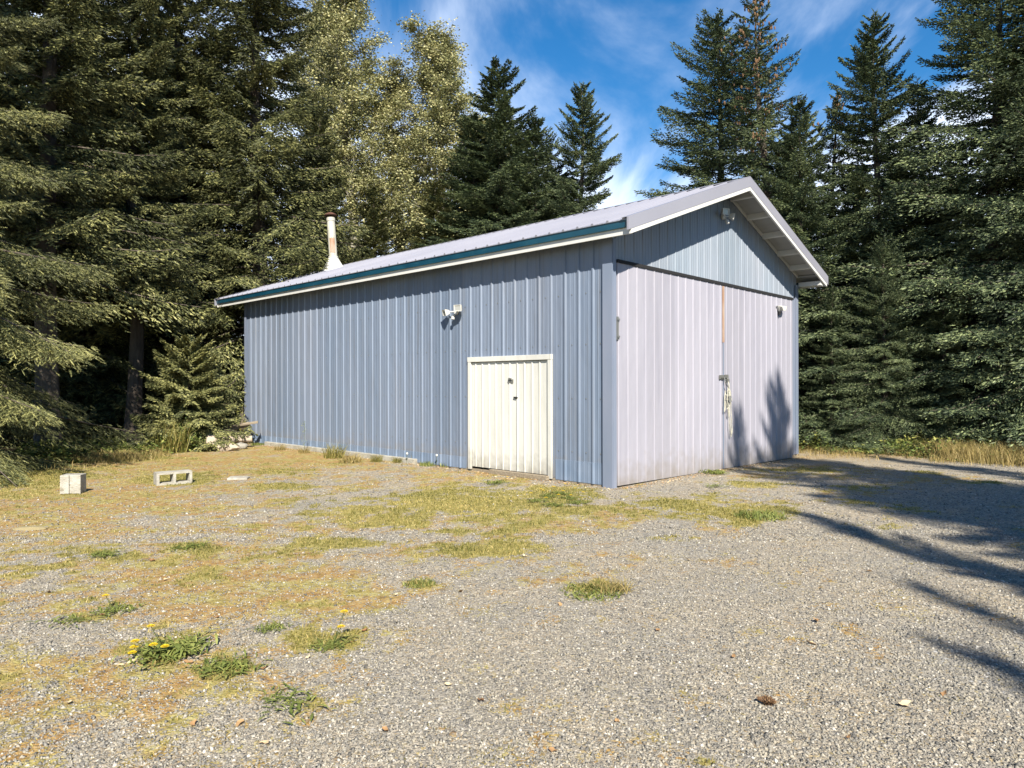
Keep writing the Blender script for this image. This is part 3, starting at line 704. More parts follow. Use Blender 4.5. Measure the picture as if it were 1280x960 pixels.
# ------------------------------------------------------------------ trees
def norm(v): return v / np.maximum(np.linalg.norm(v, axis=-1, keepdims=True), 1e-9)
def branch_template(rng, n_sec=22, step=0.045):
    """unit-length spruce branch: points, directions of the needle shoots (+ weight to thin short branches)"""
    P, D, S = [], [], []
    def put(p, d, s): P.append(p); D.append(d); S.append(s)
    for i in range(n_sec * 2):
        side = 1 if i % 2 else -1
        t = 0.10 + 0.88 * ((i + rng.uniform(-.3, .3)) / (n_sec * 2))
        L_ = (0.36 * (1 - t) ** 0.75 + 0.05) * rng.uniform(.65, 1.15) * min(1, t * 3.2 + .25)
        ang = radians(rng.uniform(38, 62)) * side
        d = np.array([cos(ang), sin(ang), rng.uniform(-.30, .05)]); p0 = np.array([t, 0, 0])
        n = max(2, int(L_ / step))
        droop = rng.uniform(.25, .9)
        for k in range(n):
            u = (k + .6) / n
            p = p0 + d * L_ * u + np.array([0, 0, -droop * (L_ * u) ** 2])
            for sd2 in (-1, 1):
                a2 = radians(rng.uniform(25, 55)) * sd2
                dd = np.array([d[0] * cos(a2) - d[1] * sin(a2), d[0] * sin(a2) + d[1] * cos(a2), d[2] + rng.uniform(-.45, .25)])
                put(p, dd, 1.0)
        put(p0 + d * L_, d, 1.1)
    n = int(1 / step)
    for k in range(n):
        t = (k + .5) / n
        a2 = rng.uniform(-.7, .7); put(np.array([t, 0, .0]), np.array([cos(a2), sin(a2), rng.uniform(0, .5)]), 1.0)
    put(np.array([1., 0, 0]), np.array([1., 0, 0.1]), 1.3)
    return np.array(P), norm(np.array(D)), np.array(S)
TEMPL = [branch_template(np.random.default_rng(100 + i), 26, 0.032) for i in range(6)]
TEMPL_FINE = [branch_template(np.random.default_rng(200 + i), 34, 0.028) for i in range(5)]

def shoots_mesh(name, P, D, Ln, Wd, tint, material, rng, bristly=False):
    """every shoot = crossed slim kites (or tufts of needles when seen close)"""
    n = len(P); up = np.tile(np.array([[0.13, 0.21, 1.0]]), (n, 1))
    A = norm(np.cross(D, up)); B = np.cross(D, A)
    if not bristly:
        roll = rng.uniform(0, pi, n)[:, None]
        A2 = A * np.cos(roll) + B * np.sin(roll); B2 = -A * np.sin(roll) + B * np.cos(roll)
        L_ = Ln[:, None]; W_ = Wd[:, None]
        vs_ = [P, P + D * L_ * .45 + A2 * W_, P + D * L_, P + D * L_ * .45 - A2 * W_,
               P + D * L_ * .05, P + D * L_ * .5 + B2 * W_, P + D * L_ * .97, P + D * L_ * .5 - B2 * W_]
        V = np.stack(vs_, 1).reshape(-1, 3)
        F_ = (np.arange(n)[:, None, None] * 8 + np.array([[0, 1, 2, 3], [4, 5, 6, 7]])[None]).reshape(-1, 4)
        T = np.repeat(tint, 2)
    else:
        K = 14; V = []; base = []
        for k in range(K):
            th = rng.uniform(0, 2 * pi, n)[:, None]; u = ((k + rng.uniform(0, 1, n)) / K)[:, None]
            R = A * np.cos(th) + B * np.sin(th)
            nd = norm(D * 0.75 + R * 0.8); side = np.cross(nd, R); nl = Wd[:, None] * 1.35
            p = P + D * Ln[:, None] * u
            V += [p - side * .0045, p + nd * nl * .6 - side * .005, p + nd * nl, p + nd * nl * .5 + side * .006]
        # core
        V += [P, P + D * Ln[:, None] * .5 + A * .007, P + D * Ln[:, None], P + D * Ln[:, None] * .5 - A * .012]
        V += [P, P + D * Ln[:, None] * .45 + B * .007, P + D * Ln[:, None], P + D * Ln[:, None] * .45 - B * .007]
        m = K + 2
        V = np.stack(V, 1).reshape(-1, 3)
        F_ = np.arange(n * m * 4).reshape(-1, 4)
        T = np.clip(np.repeat(tint, m) + rng.uniform(-.12, .12, n * m), 0, 1)
    return raw_mesh(name, V, F_, material, {'tint': T})

def spruce(seed, H, R, z0, material, nb=170, shape=0.85, fine=False, droop=0.25, rag=0.3, slen=.105, swid=.0125, dens=1.15, one_side=None, top_bare=0.0, cones=0, tintc=0.45, bow=0.0):
    rng = np.random.default_rng(seed)
    ts = TEMPL_FINE if fine else TEMPL
    PP, DD, LL, TT = [], [], [], []
    limbs = MB()
    # trunk with slight sweep
    r0 = 0.013 * H + .03
    zs = np.linspace(0, 1, 12)
    sweep = lambda z: (bow * (z / H) ** 2 + .05 * sin(z * .7 + seed), .05 * sin(z * .9 + 2 * seed))
    limbs.tube([(*sweep(z * H), z * H) for z in zs], [max(.008, r0 * (1 - z) ** .9) + (.05 if z == 0 else 0) for z in zs], 9)
    lim2 = MB()
    cone_pts = []
    for i in range(nb):
        f = ((i + rng.uniform(-.4, .4)) / nb); f = min(max(f, 0), 1) ** 1.12
        z = z0 + (H * .985 - z0) * f
        f2 = (z / H)
        az = i * 2.39996 + rng.uniform(-.5, .5)
        if one_side is not None and rng.random() < .5: az = one_side + rng.uniform(-1.4, 1.4)
        L_ = R * (1 - f2) ** shape * rng.uniform(1 - rag, 1 + rag * .5) + .12
        if rng.random() < .07: L_ *= .5
        e = radians(-14 + 58 * f2 ** 1.3 + rng.uniform(-9, 9))      # elevation of the branch at the trunk
        sag = -(0.22 - .1 * f2) * rng.uniform(.5, 1.3) * (1 if f2 < .75 else .3)
        up_t = .12 * rng.uniform(.4, 1.4)
        P, D, S = ts[rng.integers(len(ts))]
        keep = rng.random(len(P)) < min(1, (L_ / 2.2) ** 1.05 * dens + .05)
        if f2 < .3 and not fine: keep &= (P[:, 0] > rng.uniform(.05, .3))
        P = P[keep]; D = D[keep]; S = S[keep]
        if len(P) == 0: continue
        x, y, q = P[:, 0], P[:, 1] * rng.uniform(.8, 1.15), P[:, 2]
        zz2 = x * math.tan(e) * 1.0 + sag * x ** 2 + up_t * x ** 4 + q - droop * np.abs(y) * (1 - .6 * f2)
        zz2 += rng.normal(0, .018, len(x))
        ca, sa = cos(az), sin(az)
        rx, ry = x * ca - y * sa, x * sa + y * ca
        sw = sweep(z)
        pts = np.stack([rx * L_ + sw[0], ry * L_ + sw[1], z + zz2 * L_], 1)
        slope = math.tan(e) + 2 * sag * x + 4 * up_t * x ** 3
        dx, dy, dz = D[:, 0], D[:, 1], D[:, 2] + slope * D[:, 0] * .9 - droop * .6 * (1 - f2)
        dv = norm(np.stack([dx * ca - dy * sa, dx * sa + dy * ca, dz], 1))
        bt = tintc + rng.normal(0, .10)
        PP.append(pts); DD.append(dv); LL.append(slen * S * rng.uniform(.65, 1.25, len(x)) * (.75 + .35 * (1 - f2)))
        TT.append(np.clip(bt + rng.normal(0, .24, len(x)), 0, 1))
        # limb
        lp = []
        for k in range(5):
            xx = k / 4 * .96; zz3 = xx * math.tan(e) + sag * xx ** 2 + up_t * xx ** 4
            lp.append((xx * ca * L_ + sw[0], xx * sa * L_ + sw[1], z + zz3 * L_))
        rr = .005 + .0075 * L_
        limbs.tube(lp, [rr, rr * .8, rr * .6, rr * .4, rr * .2], 4, cap=False)
        if cones and f2 > .62 and rng.random() < .85:
            for _ in range(cones):
                xx = rng.uniform(.25, 1.0)
                cone_pts.append((xx * ca * L_ + sw[0] + rng.uniform(-.08, .08), xx * sa * L_ + sw[1] + rng.uniform(-.08, .08), z + (xx * math.tan(e) + sag * xx ** 2) * L_ - rng.uniform(.02, .12)))
    # leader tip
    tz = np.linspace(H - .9, H, 24)
    for z in tz:
        a = rng.uniform(0, 2 * pi); sw = sweep(z)
        PP.append(np.array([[sw[0], sw[1], z]])); DD.append(norm(np.array([[cos(a) * .6, sin(a) * .6, .9]]))); LL.append(np.array([.12 if z < H - .15 else .2])); TT.append(np.array([.5]))
    P = np.concatenate(PP); D = np.concatenate(DD); Ln = np.concatenate(LL); T = np.concatenate(TT)
    Wd = np.full(len(P), swid) * rng.uniform(.8, 1.3, len(P))
    crown = shoots_mesh('crown', P, D, Ln, Wd, T, material, rng, bristly=fine)
    me = bpy.data.meshes.new('trunk'); me.from_pydata(limbs.v, [], limbs.f); me.materials.append(MT['bark']); me.update()
    cm = None
    if cone_pts:
        cb = MB()
        for p in cone_pts: cb.tube([p, (p[0] + .01, p[1], p[2] - .03), (p[0], p[1], p[2] - .075), (p[0], p[1], p[2] - .10)], [.006, .022, .018, .004], 5, cap=False)
        cm = bpy.data.meshes.new('cones'); cm.from_pydata(cb.v, [], cb.f); cm.materials.append(MT['cone']); cm.update()
    return {'crown': crown, 'trunk': me, 'cones': cm}

def poplar(seed, H, R, n_leaf=42000):
    rng = np.random.default_rng(seed); limbs = MB(); P = []; W = []
    zs = np.linspace(0, 1, 14)
    sw = lambda z: (.25 * sin(z * .35 + seed) * z / H, .2 * sin(z * .4 + 2 * seed) * z / H)
    limbs.tube([(*sw(z * H), z * H) for z in zs], [.16 * (1 - z) ** .8 + .012 for z in zs], 9)
    segs = []
    nb = 62
    for i in range(nb):
        f = .12 + .86 * (i / nb); z = H * f; az = i * 2.4 + rng.uniform(-.5, .5)
        L_ = R * (1.08 - f) ** .6 * rng.uniform(.6, 1.2) + .22
        e = radians(rng.uniform(38, 62)); pts = []; p = np.array([*sw(z), z]); d = np.array([cos(az) * cos(e), sin(az) * cos(e), sin(e)])
        n = 7
        for k in range(n + 1):
            pts.append(tuple(p)); d = norm(d + np.array([rng.normal(0, .12), rng.normal(0, .12), .10 + rng.normal(0, .05)])); p = p + d * L_ * 1.25 / n
        limbs.tube(pts, [.006 + .028 * (1 - k / n) * (1 - f * .5) for k in range(n + 1)], 5, cap=False)
        for k in range(1, n):
            for q in range(3):
                a2 = rng.uniform(0, 2 * pi); e2 = rng.uniform(-.2, .9); l2 = rng.uniform(.25, .75) * (1 - .3 * k / n)
                p0 = np.array(pts[k]); p1 = p0 + np.array([cos(a2) * cos(e2), sin(a2) * cos(e2), sin(e2)]) * l2
                limbs.tube([tuple(p0), tuple(p1)], [.007, .002], 3, cap=False); segs.append((p0, p1, rng.uniform(0, 1)))
        segs.append((np.array(pts[-2]), np.array(pts[-1]), .6))
    ids = rng.integers(0, len(segs), n_leaf)
    A = np.array([s[0] for s in segs])[ids]; B = np.array([s[1] for s in segs])[ids]; tt = np.array([s[2] for s in segs])[ids]
    u = rng.uniform(.15, 1.08, n_leaf)[:, None]
    C = A + (B - A) * u + rng.normal(0, .085, (n_leaf, 3))
    d1 = norm(rng.normal(0, 1, (n_leaf, 3)) + np.array([0, 0, -.5])); d2 = norm(np.cross(d1, rng.normal(0, 1, (n_leaf, 3))))
    s = rng.uniform(.019, .035, n_leaf)[:, None]
    nn = np.cross(d1, d2)
    V = np.stack([C - d1 * s, C + d2 * s * .8 + nn * s * .15 - d1 * s * .2, C + d1 * s * 1.15, C - d2 * s * .8 + nn * s * .15 - d1 * s * .2], 1).reshape(-1, 3)
    T = np.clip(.45 + .35 * (tt - .5) + .12 * (C[:, 2] / H - .3) + rng.normal(0, .18, n_leaf), 0, 1)
    crown = raw_mesh('crown', V, np.arange(n_leaf * 4).reshape(-1, 4), MT['poplar'], {'tint': T})
    me = bpy.data.meshes.new('trunk'); me.from_pydata(limbs.v, [], limbs.f); me.materials.append(MT['birchbark']); me.update()
    return {'crown': crown, 'trunk': me, 'cones': None}

D_, O_ = MT['spruce_dark'], MT['spruce_olive']
KIND = {
    'near':  spruce(1, 13.5, 3.2, 0.75, O_, nb=112, fine=True, droop=.5, slen=.115, swid=.022, dens=1.1, tintc=.5, rag=.5),
    'oliveA': spruce(2, 15, 3.2, 0.9, O_, nb=230, dens=1.6, droop=.6, rag=.35, slen=.125, swid=.0135, tintc=.40),
    'oliveB': spruce(3, 15, 3.0, 0.5, O_, nb=210, dens=1.6, droop=.45, rag=.4, slen=.12, swid=.0135, tintc=.44),
    'bare': spruce(12, 15, 3.0, 3.4, O_, nb=185, dens=1.6, droop=.5, rag=.4, slen=.125, swid=.0135, tintc=.44),
    'darkA': spruce(4, 12, 2.9, 0.4, D_, nb=220, dens=1.5, tintc=.52, shape=.8, droop=.2, rag=.35),
    'darkB': spruce(5, 12, 2.6, 0.3, D_, nb=200, shape=.95, droop=.15, rag=.45, tintc=.5),
    'darkC': spruce(6, 11, 2.1, 0.8, D_, nb=190, dens=1.6, tintc=.52, shape=.75, droop=.25, rag=.3),
    'cones': spruce(7, 13, 2.3, 1.0, D_, nb=150, shape=.7, droop=.2, rag=.6, cones=7, dens=.8, tintc=.5, bow=.5),
    'layer': spruce(8, 12, 3.4, 0.25, D_, nb=230, shape=.7, droop=.08, rag=.4, tintc=.55),
    'small': spruce(9, 3.0, 1.3, 0.1, O_, nb=110, shape=.5, droop=.6, rag=.35, slen=.10, swid=.013, dens=1.8, tintc=.6),
    'poplarA': poplar(21, 17, 2.2, 90000), 'poplarB': poplar(22, 15.5, 2.3, 90000),
}
NOMH = dict(bare=15, near=13.5, oliveA=15, oliveB=15, darkA=12, darkB=12, darkC=11, cones=13, layer=12, small=3.0, poplarA=17, poplarB=15.5)
def tree(kind, px, d, H, wide=1.0, label='', cat='spruce tree', group=None, rz=None, name=None, xy=None):
    k = KIND[kind]; x, y = xy if xy else at(px, d)
    s = H / NOMH[kind]
    nm = name or ('poplar_tree' if 'poplar' in kind else 'spruce_tree')
    t = empty(nm, (x, y, -.03), rz if rz is not None else random.uniform(0, 6.28))
    t.scale = (s * wide, s * wide, s)
    tag(t, label, cat, group)
    link(k['trunk'], 'trunk', t); link(k['crown'], 'crown', t)
    if k['cones']: tag(link(k['cones'], 'cones', t), 'brown cones clustered in the upper crown', kind='stuff')
    return t
GL, GM, GR = 'spruces along the left edge of the yard', 'trees behind the shed roof', 'spruces along the right edge of the yard'
tree('near', -88, 11.9, 13.5, 1.0, 'large near olive spruce at the far left whose low drooping branches reach the yard', group=GL, rz=.4)
tree('bare', 60, 15.8, 18, .95, 'tall olive spruce right behind the near spruce at the left edge', group=GL)
tree('bare', 168, 18.5, 16, .86, 'tall spruce with bare dark lower trunk in the deep shade left of the shed', group=GL)
tree('oliveA', 322, 21.5, 19.5, 1.0, 'tall olive spruce rising just behind the left rear corner of the shed', group=GL)
tree('bare', 225, 21.8, 18, .9, 'olive spruce between the shaded trunk and the shed corner', group=GL)
tree('small', 236, 17.2, 2.65, 1.1, 'small bushy young spruce beside the log pile at the shed corner', 'young spruce')
for (px, d, H, k) in ((-60, 17.5, 15, 'oliveB'), (25, 20, 14, 'darkA'), (110, 20.5, 15, 'oliveA'), (195, 23, 14, 'darkA'), (120, 25, 13, 'darkB'), (15, 25, 13, 'darkC'), (270, 26, 15, 'darkA'), (60, 29, 14, 'darkA'), (205, 29, 14, 'oliveB')):
    tree(k, px, d, H, 1.1, 'spruce crown in dark shade behind the front row left of the shed', group='shaded spruces in the wood left of the shed')
tree('poplarB', 438, 27, 17.0, 1.5, 'tall yellowing poplar left of the pointed one, its crown leaving the top of the picture', 'poplar tree', GM)
tree('poplarB', 550, 26.5, 14.9, 1.75, 'pointed yellow green poplar whose full top shows against the sky above the roof', 'poplar tree', GM)
tree('poplarB', 500, 28, 14.0, 1.6, 'lower yellowing poplar in the gap between two taller poplars', 'poplar tree', GM)
tree('oliveB', 400, 23.5, 11.0, 1.3, 'olive spruce standing behind the chimney', group=GM)
tree('poplarB', 395, 30, 17.5, 1.2, 'poplar partly hidden behind the spruce at the shed corner, leftmost poplar', 'poplar tree', GM)
tree('poplarB', 600, 28, 12.3, 1.6, 'low yellowing poplar between the pointed poplar and the tallest middle spruce', 'poplar tree', GM)
tree('oliveB', 468, 25, 8.8, 1.5, 'short spruce just right of the chimney below the poplars', group=GM)
tree('oliveB', 545, 25.0, 9.0, 1.6, 'dark spruce in front of the pointed poplar', group=GM)
tree('darkC', 594, 25.5, 11.5, 1.4, 'slim spruce directly left of the tallest spruce in the middle', group=GM)
tree('darkC', 624, 24.5, 12.9, 1.5, 'tallest narrow spruce of the middle group with a thin leader', group=GM)
tree('darkA', 668, 24.0, 10.8, 1.3, 'rounded spruce between the tallest middle spruce and the lone one', group=GM)
tree('darkA', 727, 23.5, 11.7, 1.1, 'symmetrical lone spruce right of the middle group against the sky', group=GM)
tree('darkC', 694, 25.5, 9.6, 1.7, 'short spruce filling the gap left of the lone symmetrical one', group=GM)
tree('darkC', 645, 27, 11.2, 1.6, 'spruce standing behind the tallest middle spruce', group=GM)
tree('layer', 900, 21.5, 12.9, 1.2, 'broad dense blue green spruce above the gable peak', group=GR)
tree('cones', 962, 19.5, 12.6, 1.15, 'ragged spruce loaded with brown cones right of the gable peak', group=GR)
tree('darkA', 1000, 18.6, 9.2, 1.2, 'shorter spruce rising right behind the lower end of the gable roof', group=GR)
tree('cones', 1030, 21.5, 10.5, 1.1, 'thin open crowned spruce in the gap right of the cone bearing one', group=GR)
tree('darkA', 1095, 18.8, 11.6, 1.05, 'tall pointed spruce right of the sky gap', group=GR)
tree('darkB', 1150, 19.6, 10.2, 1.15, 'stepped spruce right of the tall pointed one with its top lower', group=GR)
tree('layer', 1245, 16.6, 13.6, 1.0, 'tall spruce with horizontal layered branches near the right edge', group=GR)
tree('darkA', 1330, 15.4, 13.0, 1.0, 'spruce cut by the right edge of the picture', group=GR)
tree('layer', 1105, 16.9, 5.2, 1.1, 'low layered spruce in front of the tall pointed one', group=GR)
tree('darkB', 1040, 17.2, 4.0, 1.3, 'low bushy spruce just right of the shed wall', group=GR)
tree('darkC', 1180, 16.4, 4.6, 1.3, 'low spruce left of the dark trunk near the right edge', group=GR)
for (px, d, H, k) in ((985, 25, 10.5, 'darkA'), (1070, 24, 9, 'darkC'), (1125, 24, 9.5, 'darkA'), (1200, 22, 9, 'darkA'), (1270, 20.5, 11, 'darkC'), (1350, 19, 12, 'darkA'), (930, 27, 9.5, 'darkA')):
    tree(k, px, d, H, 1.2, 'spruce standing deeper in the wood behind the right hand row', group='background spruces right of the shed')
# spruces behind and to the right of the photographer: they throw the shadows across the yard
for (tx, ty, H, k, wd) in ((9.1, -3.0, 16.4, 'darkB', 1.15), (7.6, -3.2, 14.9, 'darkB', .8), (9.6, -2.2, 14.4, 'darkC', .7), (6.3, -6.3, 12.3, 'darkC', .5), (11.2, -1.5, 14.0, 'darkC', .5), (5.8, -8.4, 11.6, 'darkB', .5), (5.25, -9.3, 11.2, 'darkC', .5), (10.2, -6.5, 14.5, 'darkC', .4)):
    tree(k, 0, 0, H, wd, 'spruce standing behind the photographer throwing its shadow over the gravel', group='spruces behind the photographer', xy=(tx, ty))

# ------------------------------------------------------------------ ground cover
def blades(name, P, hgt, wid, lean, tint, material, rng):
    n = len(P); a = rng.uniform(0, 2 * pi, n); la = rng.uniform(0, 2 * pi, n)
    side = np.stack([np.cos(a), np.sin(a), np.zeros(n)], 1) * wid[:, None]
    ld = np.stack([np.cos(la), np.sin(la), np.zeros(n)], 1) * (lean * hgt)[:, None]
    up = np.array([[0, 0, 1.0]]) * hgt[:, None]
    V = np.stack([P - side, P + side, P + side * .7 + up * .55 + ld * .3, P - side * .7 + up * .55 + ld * .3, P + up * (1 - .25 * lean[:, None]) + ld], 1).reshape(-1, 3)
    b = np.arange(n)[:, None] * 5
    # quads + tip triangle as degenerate-free quads (tip split)
    F1 = b + np.array([[0, 1, 2, 3]])
    me = bpy.data.meshes.new(name)
    F2 = b + np.array([[3, 2, 4]])
    faces = np.concatenate([F1.ravel(), F2.ravel()])
    me.vertices.add(len(V)); me.vertices.foreach_set('co', V.astype(np.float32).ravel())
    me.loops.add(len(faces)); me.loops.foreach_set('vertex_index', faces.astype(np.int32))
    me.polygons.add(2 * n)
    st = np.concatenate([np.arange(n) * 4, 4 * n + np.arange(n) * 3]); tot = np.concatenate([np.full(n, 4), np.full(n, 3)])
    me.polygons.foreach_set('loop_start', st.astype(np.int32)); me.polygons.foreach_set('loop_total', tot.astype(np.int32))
    at_ = me.attributes.new('tint', 'FLOAT', 'FACE'); at_.data.foreach_set('value', np.concatenate([tint, tint]).astype(np.float32))
    me.materials.append(material); me.update(calc_edges=True); me.validate()
    return me
def inside_shed(X, Y, pad=0.0):
    lx = (X - CX) * cos(YAW) + (Y - CY) * sin(YAW); ly = -(X - CX) * sin(YAW) + (Y - CY) * cos(YAW)
    return (lx > -.06 - pad) & (lx < Ws + .06 + pad) & (ly > -.1 - pad) & (ly < Ls + .06 + pad)
def in_view(X, Y, m=1.0):
    return np.abs(X) < 0.76 * Y + m

rng = np.random.default_rng(31)
# short grass in the green patches
n = 900000
Yr = 2.4 + 15.5 * rng.random(n) ** 1.25; Xr = (rng.random(n) * 2 - 1) * (0.78 * Yr + .5)
a_, b_, c_, w_ = masks(Xr, Yr)
pk = (rng.random(n) < np.clip(a_ * .55 + b_ * .11 + c_ * .06 + .006 + .02 * (Xr < 0), 0, 1)) & ~inside_shed(Xr, Yr) & (w_ < .8)
X, Y = Xr[pk], Yr[pk]; a2 = a_[pk]
print('short grass', len(X))
hg = (0.009 + 0.036 * rng.random(len(X)) ** 2.5) * (0.4 + .6 * a2)
P = np.stack([X, Y, ground_z(X, Y) - .003], 1)
tint = np.clip(rng.normal(.50, .26, len(X)) + .9 * (fbm(X * 1.5, Y * 1.5, 3) - .5) - .12 * (a2 - .5), 0, 1)
tag(link(blades('short_grass', P, hg, np.full(len(X), .0022) * (1 + Y / 7), rng.uniform(.2, 1.1, len(X)), tint, MT['grass'], rng), 'short_grass'),
    'short yellow green grass growing in patches through the gravel', 'grass', kind='stuff')
# tall dry grass along the trees, left and right and by the shed wall
def strip_pts(n, segs, sp, rng):
    out = []
    for (x0, y0, x1, y1, wt) in segs:
        k = int(n * wt); t = rng.random(k); nx, ny = (y1 - y0), -(x1 - x0); l = math.hypot(nx, ny)
        o = rng.normal(0, sp, k)
        out.append(np.stack([x0 + (x1 - x0) * t + nx / l * o, y0 + (y1 - y0) * t + ny / l * o], 1))
    return np.concatenate(out)
Q = strip_pts(1000, [(-13, 10.8, -9.6, 13.4, 10), (-9.6, 13.4, -8.5, 15.4, 8), (-8.9, 15.4, -8.2, 16.2, 3), (6.9, 17.4, 9.2, 15.1, 4), (9.2, 15.1, 11.3, 13.1, 12)], .55, rng)
cl_ = fbm(Q[:, 0] * 1.1 + 3, Q[:, 1] * 1.1, 3); Q = Q[rng.random(len(Q)) < sstep(.35, .6, cl_)]
hg = (.08 + .30 * rng.random(len(Q)) ** 1.6) * (0.6 + .9 * (Q[:, 0] > 9.0))
hg = np.minimum(hg, .5)
tag(link(blades('tall_grass', np.stack([Q[:, 0], Q[:, 1], ground_z(Q[:, 0], Q[:, 1])], 1), hg, np.full(len(Q), .0045), rng.uniform(.15, .8, len(Q)), np.clip(rng.normal(.45, .25, len(Q)), 0, 1), MT['drygrass'], rng), 'tall_grass'),
    'dry yellow grass standing along the foot of the trees', 'grass', kind='stuff')
# undergrowth leaves along the wood's edge
def leaves_mesh(name, C, size, tint, material, rng, flat=.5):
    n = len(C); nd = norm(np.stack([rng.normal(0, flat, n), rng.normal(0, flat, n), np.ones(n)], 1)); a = rng.normal(0, 1, (n, 3)); d1 = norm(np.cross(nd, a)); d2 = np.cross(nd, d1); s = size[:, None]
    V = np.stack([C - d1 * s, C + d2 * s * .5 - d1 * s * .1 + nd * s * .12, C + d1 * s, C - d2 * s * .5 - d1 * s * .1 + nd * s * .12], 1).reshape(-1, 3)
    return raw_mesh(name, V, np.arange(n * 4).reshape(-1, 4), material, {'tint': tint})
Q = strip_pts(1000, [(-13.5, 11.2, -9.9, 13.8, 7), (-9.9, 13.8, -8.7, 15.9, 6), (-8.9, 15.9, -8.4, 16.6, 2), (7.2, 17.6, 9.4, 15.5, 5), (9.4, 15.5, 11.6, 13.6, 6)], .45, rng)
zc_ = rng.random(len(Q)) ** 1.5 * .42 * sstep(.3, .7, fbm(Q[:, 0] * 1.4, Q[:, 1] * 1.4 + 9, 3)) + .02
tag(link(leaves_mesh('undergrowth', np.stack([Q[:, 0], Q[:, 1], zc_], 1), rng.uniform(.025, .06, len(Q)), np.clip(rng.normal(.5, .25, len(Q)), 0, 1), MT['shrub'], rng), 'undergrowth'),
    'low leafy undergrowth in the shade where the gravel meets the trees', 'undergrowth', kind='stuff')

# loose gravel as real stones in the nearer part of the yard
def stone_cloud(n, y0, y1, smin, smax, pw, seed):
    rng = np.random.default_rng(seed)
    Y = y0 + (y1 - y0) * rng.random(n) ** pw; X = (rng.random(n) * 2 - 1) * (.76 * Y + .3)
    gm_, om_, sm_, wm_ = masks(X, Y)
    ok = (rng.random(n) > gm_ * .85 + om_ * .55 + sm_ * .3) & ~inside_shed(X, Y, .03) & (wm_ < .5)
    X, Y = X[ok], Y[ok]; n = len(X)
    s = smin + (smax - smin) * rng.random(n) ** 3.2
    base = np.array([[1, 0, 0], [-.45, .85, 0], [-.5, -.8, 0], [.25, .15, .75], [.1, .0, -.6]])
    base = base[None] * rng.uniform(.65, 1.25, (n, 5, 1)) + rng.normal(0, .13, (n, 5, 3))
    a = rng.uniform(0, 2 * pi, n); ca, sa = np.cos(a)[:, None], np.sin(a)[:, None]
    vx = base[:, :, 0] * ca - base[:, :, 1] * sa; vy = base[:, :, 0] * sa + base[:, :, 1] * ca
    V = np.stack([vx, vy, base[:, :, 2] * rng.uniform(.55, 1, n)[:, None]], 2) * s[:, None, None]
    V[:, :, 0] += X[:, None]; V[:, :, 1] += Y[:, None]; V[:, :, 2] += (ground_z(X, Y) + s * .12)[:, None]
    F_ = np.array([[0, 1, 3], [1, 2, 3], [2, 0, 3], [1, 0, 4], [2, 1, 4], [0, 2, 4]])
    Fc = (np.arange(n)[:, None, None] * 5 + F_[None]).reshape(-1, 3)
    return V.reshape(-1, 3), Fc, np.repeat(np.clip(rng.normal(.45, .22, n), 0, 1), 6)
sm_ = mat('loose gravel stones', (.3, .3, .3), .85, .3); t = sm_.node_tree
a_n = N(t, 'ShaderNodeAttribute', attribute_name='tint'); cr = N(t, 'ShaderNodeValToRGB'); e = cr.color_ramp.elements
e[0].position = 0; e[0].color = (.085, .082, .075, 1); e[1].position = 1; e[1].color = (.50, .47, .42, 1)
for ps, c_ in ((.3, (.16, .15, .135)), (.5, (.225, .21, .18)), (.65, (.285, .255, .20)), (.8, (.33, .305, .26))):
    k = e.new(ps); k.color = (*c_, 1)
t.links.new(a_n.outputs['Fac'], cr.inputs[0]); t.links.new(cr.outputs[0], t.nodes['Principled BSDF'].inputs['Base Color'])
V1, F1, T1 = stone_cloud(240000, 2.5, 7.5, .0035, .0155, 1.4, 41); V2, F2, T2 = stone_cloud(60000, 7.0, 14, .008, .022, 1.3, 42)
tag(link(raw_mesh('gravel', np.concatenate([V1, V2]), np.concatenate([F1, F2 + len(V1)]), sm_, {'tint': np.concatenate([T1, T2])}), 'gravel'),
    'loose grey crushed stone lying over the yard', 'gravel', kind='stuff')

# ------------------------------------------------------------------ weeds as things
def rosette(seed, n=46, R=.16, hgt=.07, name='leaves'):
    """lobed strap leaves fanning from a crown"""
    r = random.Random(seed); v, f, tt = [], [], []
    for i in range(n):
        a = r.uniform(0, 2 * pi); L_ = R * r.uniform(.5, 1.1); lift = r.uniform(.2, 1.2) * hgt / R; qq = r.gauss(0, 1); bx, by = qq * R * .95, r.gauss(0, R * .75)
        w_ = L_ * r.uniform(.08, .13); K = 7; tn = min(1, max(0, r.gauss(.5, .2))); b = len(v)
        for k in range(K + 1):
            u = k / K; rad = L_ * u; z = .008 + L_ * (lift * u - 1.0 * lift * u * u * r.uniform(.7, .9))
            ww = w_ * (math.sin(pi * min(1, u * .9 + .06)) ** .6) * (1 if k % 2 else .5)
            cx_, cy_ = bx + cos(a) * rad, by + sin(a) * rad
            v += [(cx_ - sin(a) * ww, cy_ + cos(a) * ww, z + ww * .35), (cx_, cy_, z), (cx_ + sin(a) * ww, cy_ - cos(a) * ww, z + ww * .35)]
        for k in range(K):
            q = b + 3 * k; f += [(q, q + 1, q + 4, q + 3), (q + 1, q + 2, q + 5, q + 4)]; tt += [tn, tn * .85]
    return raw_mesh(name, v, f, MT['weed'], {'tint': tt})
